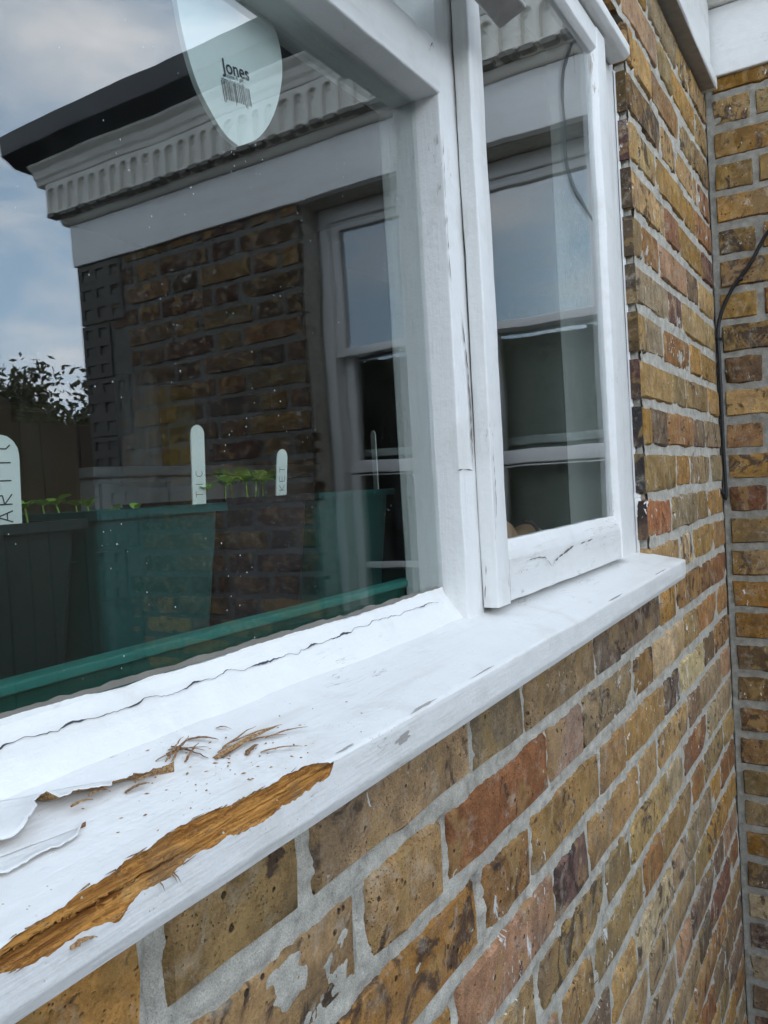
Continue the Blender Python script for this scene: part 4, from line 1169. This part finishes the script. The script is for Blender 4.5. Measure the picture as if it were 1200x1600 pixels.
def leaf_geo(l_, w_):
    V = []; K = 6
    for i in range(K + 1):
        t = i / K; hw = w_ * math.sin(math.pi * (0.08 + 0.88 * t)) ** 0.8 * (1 if i not in (0,) else 0.2)
        if i == K: hw = w_ * 0.35
        z = 0.12 * l_ * math.sin(t * math.pi); V += [(-hw, l_ * t, z + hw * 0.25), (0, l_ * t, z), (hw, l_ * t, z + hw * 0.25)]
    F = []
    for i in range(K):
        F += [(i * 3, i * 3 + 1, i * 3 + 4, i * 3 + 3), (i * 3 + 1, i * 3 + 2, i * 3 + 5, i * 3 + 4)]
    return V, F
LM = mesh_data('leaf', *leaf_geo(1.0, 0.42), M['leaf'], True, False)
def seedling(x, y, zb, h, nl, ls, label, group):
    T = thing('seedling', label, 'seedling', (x, y, zb), group)
    top = (x + rng.uniform(-.003, .003), y + rng.uniform(-.003, .003), zb + h)
    tube('stem', [(x, y, zb), ((x + top[0]) / 2 + .001, y, zb + h * 0.5), top], 0.0006, M['leaf'], T, 5)
    a0 = rng.random() * 6.28
    for i in range(nl):
        s_ = ls * rng.uniform(.75, 1.15)
        inst('leaf', LM, T, top, (rng.uniform(0.0, 0.75), rng.uniform(-.3, .3), a0 + i * 6.28 / nl + rng.uniform(-.4, .4)), (s_, s_, s_))
ga = 'seedlings in the two left pots'; gb = 'leafy seedlings in the black pot'
la = 'tiny sparse seedling showing above the rim of the left pots'
for x, y, h in ((0.299, 0.125, 0.016), (0.335, 0.140, 0.017), (0.341, 0.165, 0.017), (0.356, 0.140, 0.015), (0.368, 0.165, 0.016)):
    seedling(x, y, -0.018, h * 1.1, 4, 0.0100, la, ga)
for x, y, h in ((0.388, 0.150, 0.012), (0.398, 0.140, 0.012), (0.406, 0.165, 0.014)):
    seedling(x, y, -0.018, h, 2, 0.007, la, ga)
seedling(0.443, 0.118, -0.018, 0.022, 5, 0.012, 'bushy seedling just right of the tallest label', gb)
lb = 'round leaved green seedling crowding the black pot'
for x, y, h in ((0.500, 0.150, 0.020), (0.512, 0.138, 0.022), (0.520, 0.160, 0.026), (0.532, 0.145, 0.022), (0.541, 0.160, 0.024), (0.549, 0.150, 0.020), (0.571, 0.150, 0.022), (0.566, 0.170, 0.026)):
    seedling(x, y, -0.014, h * 1.12, 6, 0.0150, lb, gb)

# pale pointed tag hanging inside the pane, print on its face
yt = 0.071
outl = [(262, -70), (268, -30), (276, 0), (283, 40), (295, 90), (310, 135), (330, 175), (352, 210), (373, 228), (400, 218), (420, 195), (434, 160), (441, 115), (437, 70), (425, 35), (400, 0), (370, -30), (330, -60), (295, -75)]
O3 = []
for i in range(len(outl)):
    P4 = [Vector((*outl[(i + k_) % len(outl)], 0)) for k_ in (-1, 0, 1, 2)]
    if outl[i] == (373, 228): P4[0] = P4[1]
    if outl[(i + 1) % len(outl)] == (373, 228): P4[3] = P4[2]
    for j in range(4):
        t_ = j / 4
        q_ = 0.5 * ((2 * P4[1]) + (P4[2] - P4[0]) * t_ + (2 * P4[0] - 5 * P4[1] + 4 * P4[2] - P4[3]) * t_ ** 2 + (3 * P4[1] - P4[0] - 3 * P4[2] + P4[3]) * t_ ** 3)
        O3.append(at(q_.x, q_.y, yt))
n = len(O3)
TG = thing('hanging_tag', 'pale pointed hanging tag behind the glass, printed Jones above a barcode', 'tag', (O3[32].x, yt, O3[32].z))
V = [(p.x, yt, p.z) for p in O3] + [(p.x, yt + 0.004, p.z) for p in O3]
o = mobj('card', V, [tuple(range(n)), tuple(range(2 * n - 1, n - 1, -1))] + [(i, n + i, n + (i + 1) % n, (i + 1) % n) for i in range(n)], M['tagm'], TG)
fix_normals(o.data)
def text_mesh(txt, size, org, rot, mat, parent, name, bold=0.0):
    cu = bpy.data.curves.new('lettering', 'FONT'); cu.body = txt; cu.size = size; cu.offset = bold
    to = bpy.data.objects.new('lettering', cu); C.objects.link(to)
    bpy.context.view_layer.update()
    me = bpy.data.meshes.new_from_object(to.evaluated_get(bpy.context.evaluated_depsgraph_get()))
    bpy.data.objects.remove(to)
    ca, sa = math.cos(rot), math.sin(rot)
    V = [(org[0] + v.co.x * ca - v.co.y * sa, org[1], org[2] + v.co.x * sa + v.co.y * ca) for v in me.vertices]
    return mobj(name, V, [tuple(p.vertices) for p in me.polygons], mat, parent)
p = at(349, 112, yt - 0.0004)
text_mesh('Jones', 0.0135, p, 0.17, M['ink'], TG, 'lettering', 0.0002)
q = at(344, 119, yt - 0.0004)
text_mesh('home & gift', 0.0042, (q.x + 0.006, q.y, q.z + 0.002), 0.17, M['ink'], TG, 'lettering')
text_mesh('www.jones.co.uk', 0.0036, (q.x + 0.001, q.y, q.z - 0.002), 0.17, M['ink'], TG, 'lettering')
bc = MB(); b0 = at(345, 122, yt - 0.0004); ca, sa = math.cos(0.17), math.sin(0.17); x = 0.0
def bq(x0, x1, z0, z1): return [(b0.x + a * ca - b * sa, yt - 0.0004, b0.z + a * sa + b * ca) for a, b in ((x0, z0), (x1, z0), (x1, z1), (x0, z1))]
while x < 0.030:
    wd = rng.choice((.0004, .0006, .0009)); lg = 0.0135 if rng.random() > .12 else .0155
    bc.add(bq(x, x + wd, -lg, -0.001), [(0, 1, 2, 3)]); x += wd + rng.choice((.0004, .0007, .001))
bc.build('barcode', M['ink'], TG)

# small things on the board behind the casement
def lathe(name, prof, c, mat, parent=None, seg=20, sx=1.0, sy=1.0):
    V = []; F = []
    for r_, z in prof:
        for j in range(seg): a = 2 * math.pi * j / seg; V.append((c[0] + r_ * sx * math.cos(a), c[1] + r_ * sy * math.sin(a), c[2] + z))
    k_ = len(prof)
    for i in range(k_ - 1):
        for j in range(seg): F.append((i * seg + j, i * seg + (j + 1) % seg, (i + 1) * seg + (j + 1) % seg, (i + 1) * seg + j))
    F.append(tuple(range(seg - 1, -1, -1))); F.append(tuple((k_ - 1) * seg + j for j in range(seg)))
    return mobj(name, V, F, mat, parent, True)
M['gourd'] = mat_plain('tan_gourd_skin', (0.42, 0.235, 0.135), 0.5, 0.3, 45, 0.3)
M['twig'] = mat_plain('dark_red_dried_flower', (0.055, 0.016, 0.018), 0.8, 0.3, 80, 0.6)
egg = [(0.002, 0), (0.020, 0.004), (0.032, 0.016), (0.037, 0.034), (0.034, 0.052), (0.024, 0.066), (0.010, 0.074), (0.002, 0.076)]
g1 = thing('gourd', 'small tan gourd with a dark curved stalk inside the casement', 'gourd', (1.185, 0.160, -0.147))
lathe('body', egg, (1.185, 0.160, -0.147), M['gourd'], g1, sx=1.5)
tube('stalk', [(1.13, 0.140, -0.063), (1.145, 0.134, -0.066), (1.158, 0.130, -0.078), (1.160, 0.128, -0.095)], 0.0028, M['twig'], g1, 7, 4)
g2 = thing('gourd', 'taller tan gourd half hidden by the casement stile', 'gourd', (1.055, 0.150, -0.147))
lathe('body', [(r_ * 0.9, z * 1.25) for r_, z in egg], (1.055, 0.150, -0.147), M['gourd'], g2)
dfl = thing('dried_flower', 'dark red dried flower head beside the casement stile', 'dried flower', (1.052, 0.175, -0.147))
tube('stem', [(1.055, 0.19, -0.147), (1.06, 0.19, -0.05), (1.066, 0.185, 0.01)], 0.0022, M['twig'], dfl, 6, 3)
for zz, rr in ((0.004, 0.014), (-0.012, 0.010), (-0.044, 0.012)):
    vv = []; F = []
    for i in range(26):
        a = rng.random() * 6.28; e = rng.uniform(-1, 1); c_ = Vector((1.064, 0.185, zz)); d = Vector((math.cos(a) * math.cos(e), math.sin(a) * math.cos(e), math.sin(e))) * rr * rng.uniform(.6, 1.2)
        s_ = Vector((-d.y, d.x, d.z * 0.3)).normalized() * 0.003; k_ = len(vv)
        vv += [c_ + s_, c_ - s_, c_ + d - s_ * 0.5, c_ + d + s_ * 0.5]; F.append((k_, k_ + 1, k_ + 2, k_ + 3))
    mobj('bloom', vv, F, M['twig'], dfl)

# dim kitchen things further in
M['kwhite'] = mat_plain('pale_appliance', (0.75, 0.77, 0.80), 0.5, 0.06, 6, 0.1)
M['kpaper'] = mat_plain('pale_paper_roll', (0.85, 0.88, 0.92), 0.8, 0.06, 40, 0.2)
M['kyel'] = mat_plain('yellow_packet', (0.85, 0.55, 0.03), 0.5, 0.15, 20, 0.2)
M['kbrown'] = mat_plain('brown_cupboard', (0.19, 0.145, 0.085), 0.6, 0.25, 6, 0.2)
u = thing('kitchen_unit', 'pale kitchen unit standing deep inside the room', 'cupboard', (1.95, 1.75, -1.4))
box('cabinet', 1.46, 2.46, 1.50, 2.05, -1.395, 0.07, M['kwhite'], u, 0.006)
box('worktop', 1.44, 2.48, 1.475, 2.06, 0.0715, 0.10, M['kwhite'], u, 0.004)
box('door', 1.47, 1.71, 1.482, 1.4985, -1.30, 0.055, M['kwhite'], u, 0.004)
box('door', 1.72, 2.44, 1.482, 1.4985, -1.30, 0.055, M['kwhite'], u, 0.004)
kr = lathe('kitchen_roll', [(0.060, 0), (0.063, 0.004), (0.063, 0.275), (0.060, 0.279), (0.022, 0.279)], (1.72, 1.60, 0.1015), M['kpaper'])
tag(kr, 'tall pale paper roll standing on the dim kitchen unit', 'paper roll')
pk = box('food_packet', 1.80, 1.93, 1.56, 1.62, 0.1015, 0.36, M['kyel'], None, 0.015); tag(pk, 'yellow food packet beside the paper roll', 'packet')
cb = thing('cupboard', 'brown wooden cupboard at the dim left of the room', 'cupboard', (1.05, 1.7, -1.4))
box('carcass', 0.60, 1.43, 1.52, 1.95, -1.395, 0.265, M['kbrown'], cb, 0.004)
box('door', 0.62, 1.405, 1.500, 1.5185, -0.035, 0.245, M['kbrown'], cb, 0.006)
box('door', 0.62, 1.405, 1.500, 1.5185, -1.35, -0.05, M['kbrown'], cb, 0.006)

# ------------------------------------------------------------------ garden beyond the camera: tree and neighbour house (seen only as reflections)
def tree(x, y, h, r0, label, seed, nleaf=5200):
    R_ = random.Random(seed)
    T = thing('garden_tree', label, 'tree', (x, y, -1.5))
    limbs = [tube('trunk', [(x, y, -1.5), (x + 0.06, y - 0.05, -1.5 + h * 0.3), (x - 0.05, y, -1.5 + h * 0.55), (x, y, -1.5 + h * 0.9)], (0.11, 0.03), M['bark'], T, 9, 4)]
    tips = []
    for i in range(24):
        a = R_.random() * 6.28; z0 = -1.5 + h * R_.uniform(.3, .8); l_ = r0 * R_.uniform(.55, 1.1)
        e = (x + math.cos(a) * l_, y + math.sin(a) * l_, z0 + h * R_.uniform(.06, .26))
        tube('limb', [(x, y, z0), (x + math.cos(a) * l_ * .5, y + math.sin(a) * l_ * .5, z0 + h * .06), e], (0.03, 0.006), M['bark'], T, 6, 3)
        tips += [e, (x + math.cos(a) * l_ * .6, y + math.sin(a) * l_ * .6, z0 + h * .1)]
    tips += [(x, y, -1.5 + h * .95), (x + .2, y, -1.5 + h * .85)]
    V = []; F = []
    for i in range(nleaf):
        t_ = R_.choice(tips); s_ = R_.uniform(.03, .06)
        c = Vector((t_[0] + R_.gauss(0, r0 * .12), t_[1] + R_.gauss(0, r0 * .12), t_[2] + R_.gauss(0, r0 * .10)))
        u_ = Vector((R_.gauss(0, 1), R_.gauss(0, 1), R_.gauss(0, 1))).normalized(); v_ = u_.cross(Vector((R_.gauss(0, 1), R_.gauss(0, 1), R_.gauss(0, 1)))).normalized()
        k_ = len(V); V += [c - u_ * s_, c + v_ * s_ * .5, c + u_ * s_, c - v_ * s_ * .5]; F.append((k_, k_ + 1, k_ + 2, k_ + 3))
    mobj('crown', V, F, M['tleaf'], T)
tree(5.0, -7.0, 2.76, 1.35, 'leafy garden tree mirrored in the pane, left of the bay', 3, 14000)
tree(3.4, -8.2, 2.9, 1.2, 'second garden tree standing left of the first, mirrored at the pane edge', 9, 4200)
M['fence'] = mat_plain('fence_board', (0.085, 0.058, 0.034), 0.9, 0.35, 9, 0.6)
fz = thing('garden_fence', 'dark brown boarded garden fence mirrored low in the pane', 'fence', (2.5, -4.3, -1.5))
bme = mesh_data('board', *boxv(-0.072, 0.072, -0.011, 0.011, 0, 2.06), M['fence'], False, False)
pme = mesh_data('post', *boxv(-0.05, 0.05, -0.05, 0.05, 0, 2.2), M['fence'], False, False)
x = -3.0
while x < 7.4:
    inst('board', bme, fz, (x, -4.3 + rng.uniform(-.004, .004), -1.5 + rng.uniform(-.02, .0)), (0, rng.uniform(-.004, .004), 0)); x += 0.150
for i in range(6): inst('post', pme, fz, (-3.0 + i * 2.05, -4.37, -1.5))
box('rail', -3.05, 7.4, -4.335, -4.3125, -1.2, -1.1, M['fence'], fz); box('rail', -3.05, 7.4, -4.335, -4.3125, 0.3, 0.4, M['fence'], fz)
R_ = random.Random(11)
V = []; F = []
for i in range(9000):
    c = Vector((-3.0 + R_.gauss(0, .22), R_.uniform(-7, -0.4), R_.uniform(-1.5, 1.30) + 0.05 * math.sin(i)))
    u_ = Vector((R_.gauss(0, 1), R_.gauss(0, 1), R_.gauss(0, 1))).normalized(); v_ = u_.cross(Vector((R_.gauss(0, 1), R_.gauss(0, 1), 1))).normalized(); s_ = R_.uniform(.06, .12)
    k_ = len(V); V += [c - u_ * s_, c + v_ * s_ * .6, c + u_ * s_, c - v_ * s_ * .6]; F.append((k_, k_ + 1, k_ + 2, k_ + 3))
hg = thing('hedge', 'tall dark garden hedge mirrored faintly in the narrow sash glass', 'hedge', (-3.0, -3.7, -1.5))
mobj('foliage', V, F, M['tleaf'], hg)
box('core', -3.2, -2.82, -7, -0.4, -1.5, 1.33, M['tleaf'], hg)
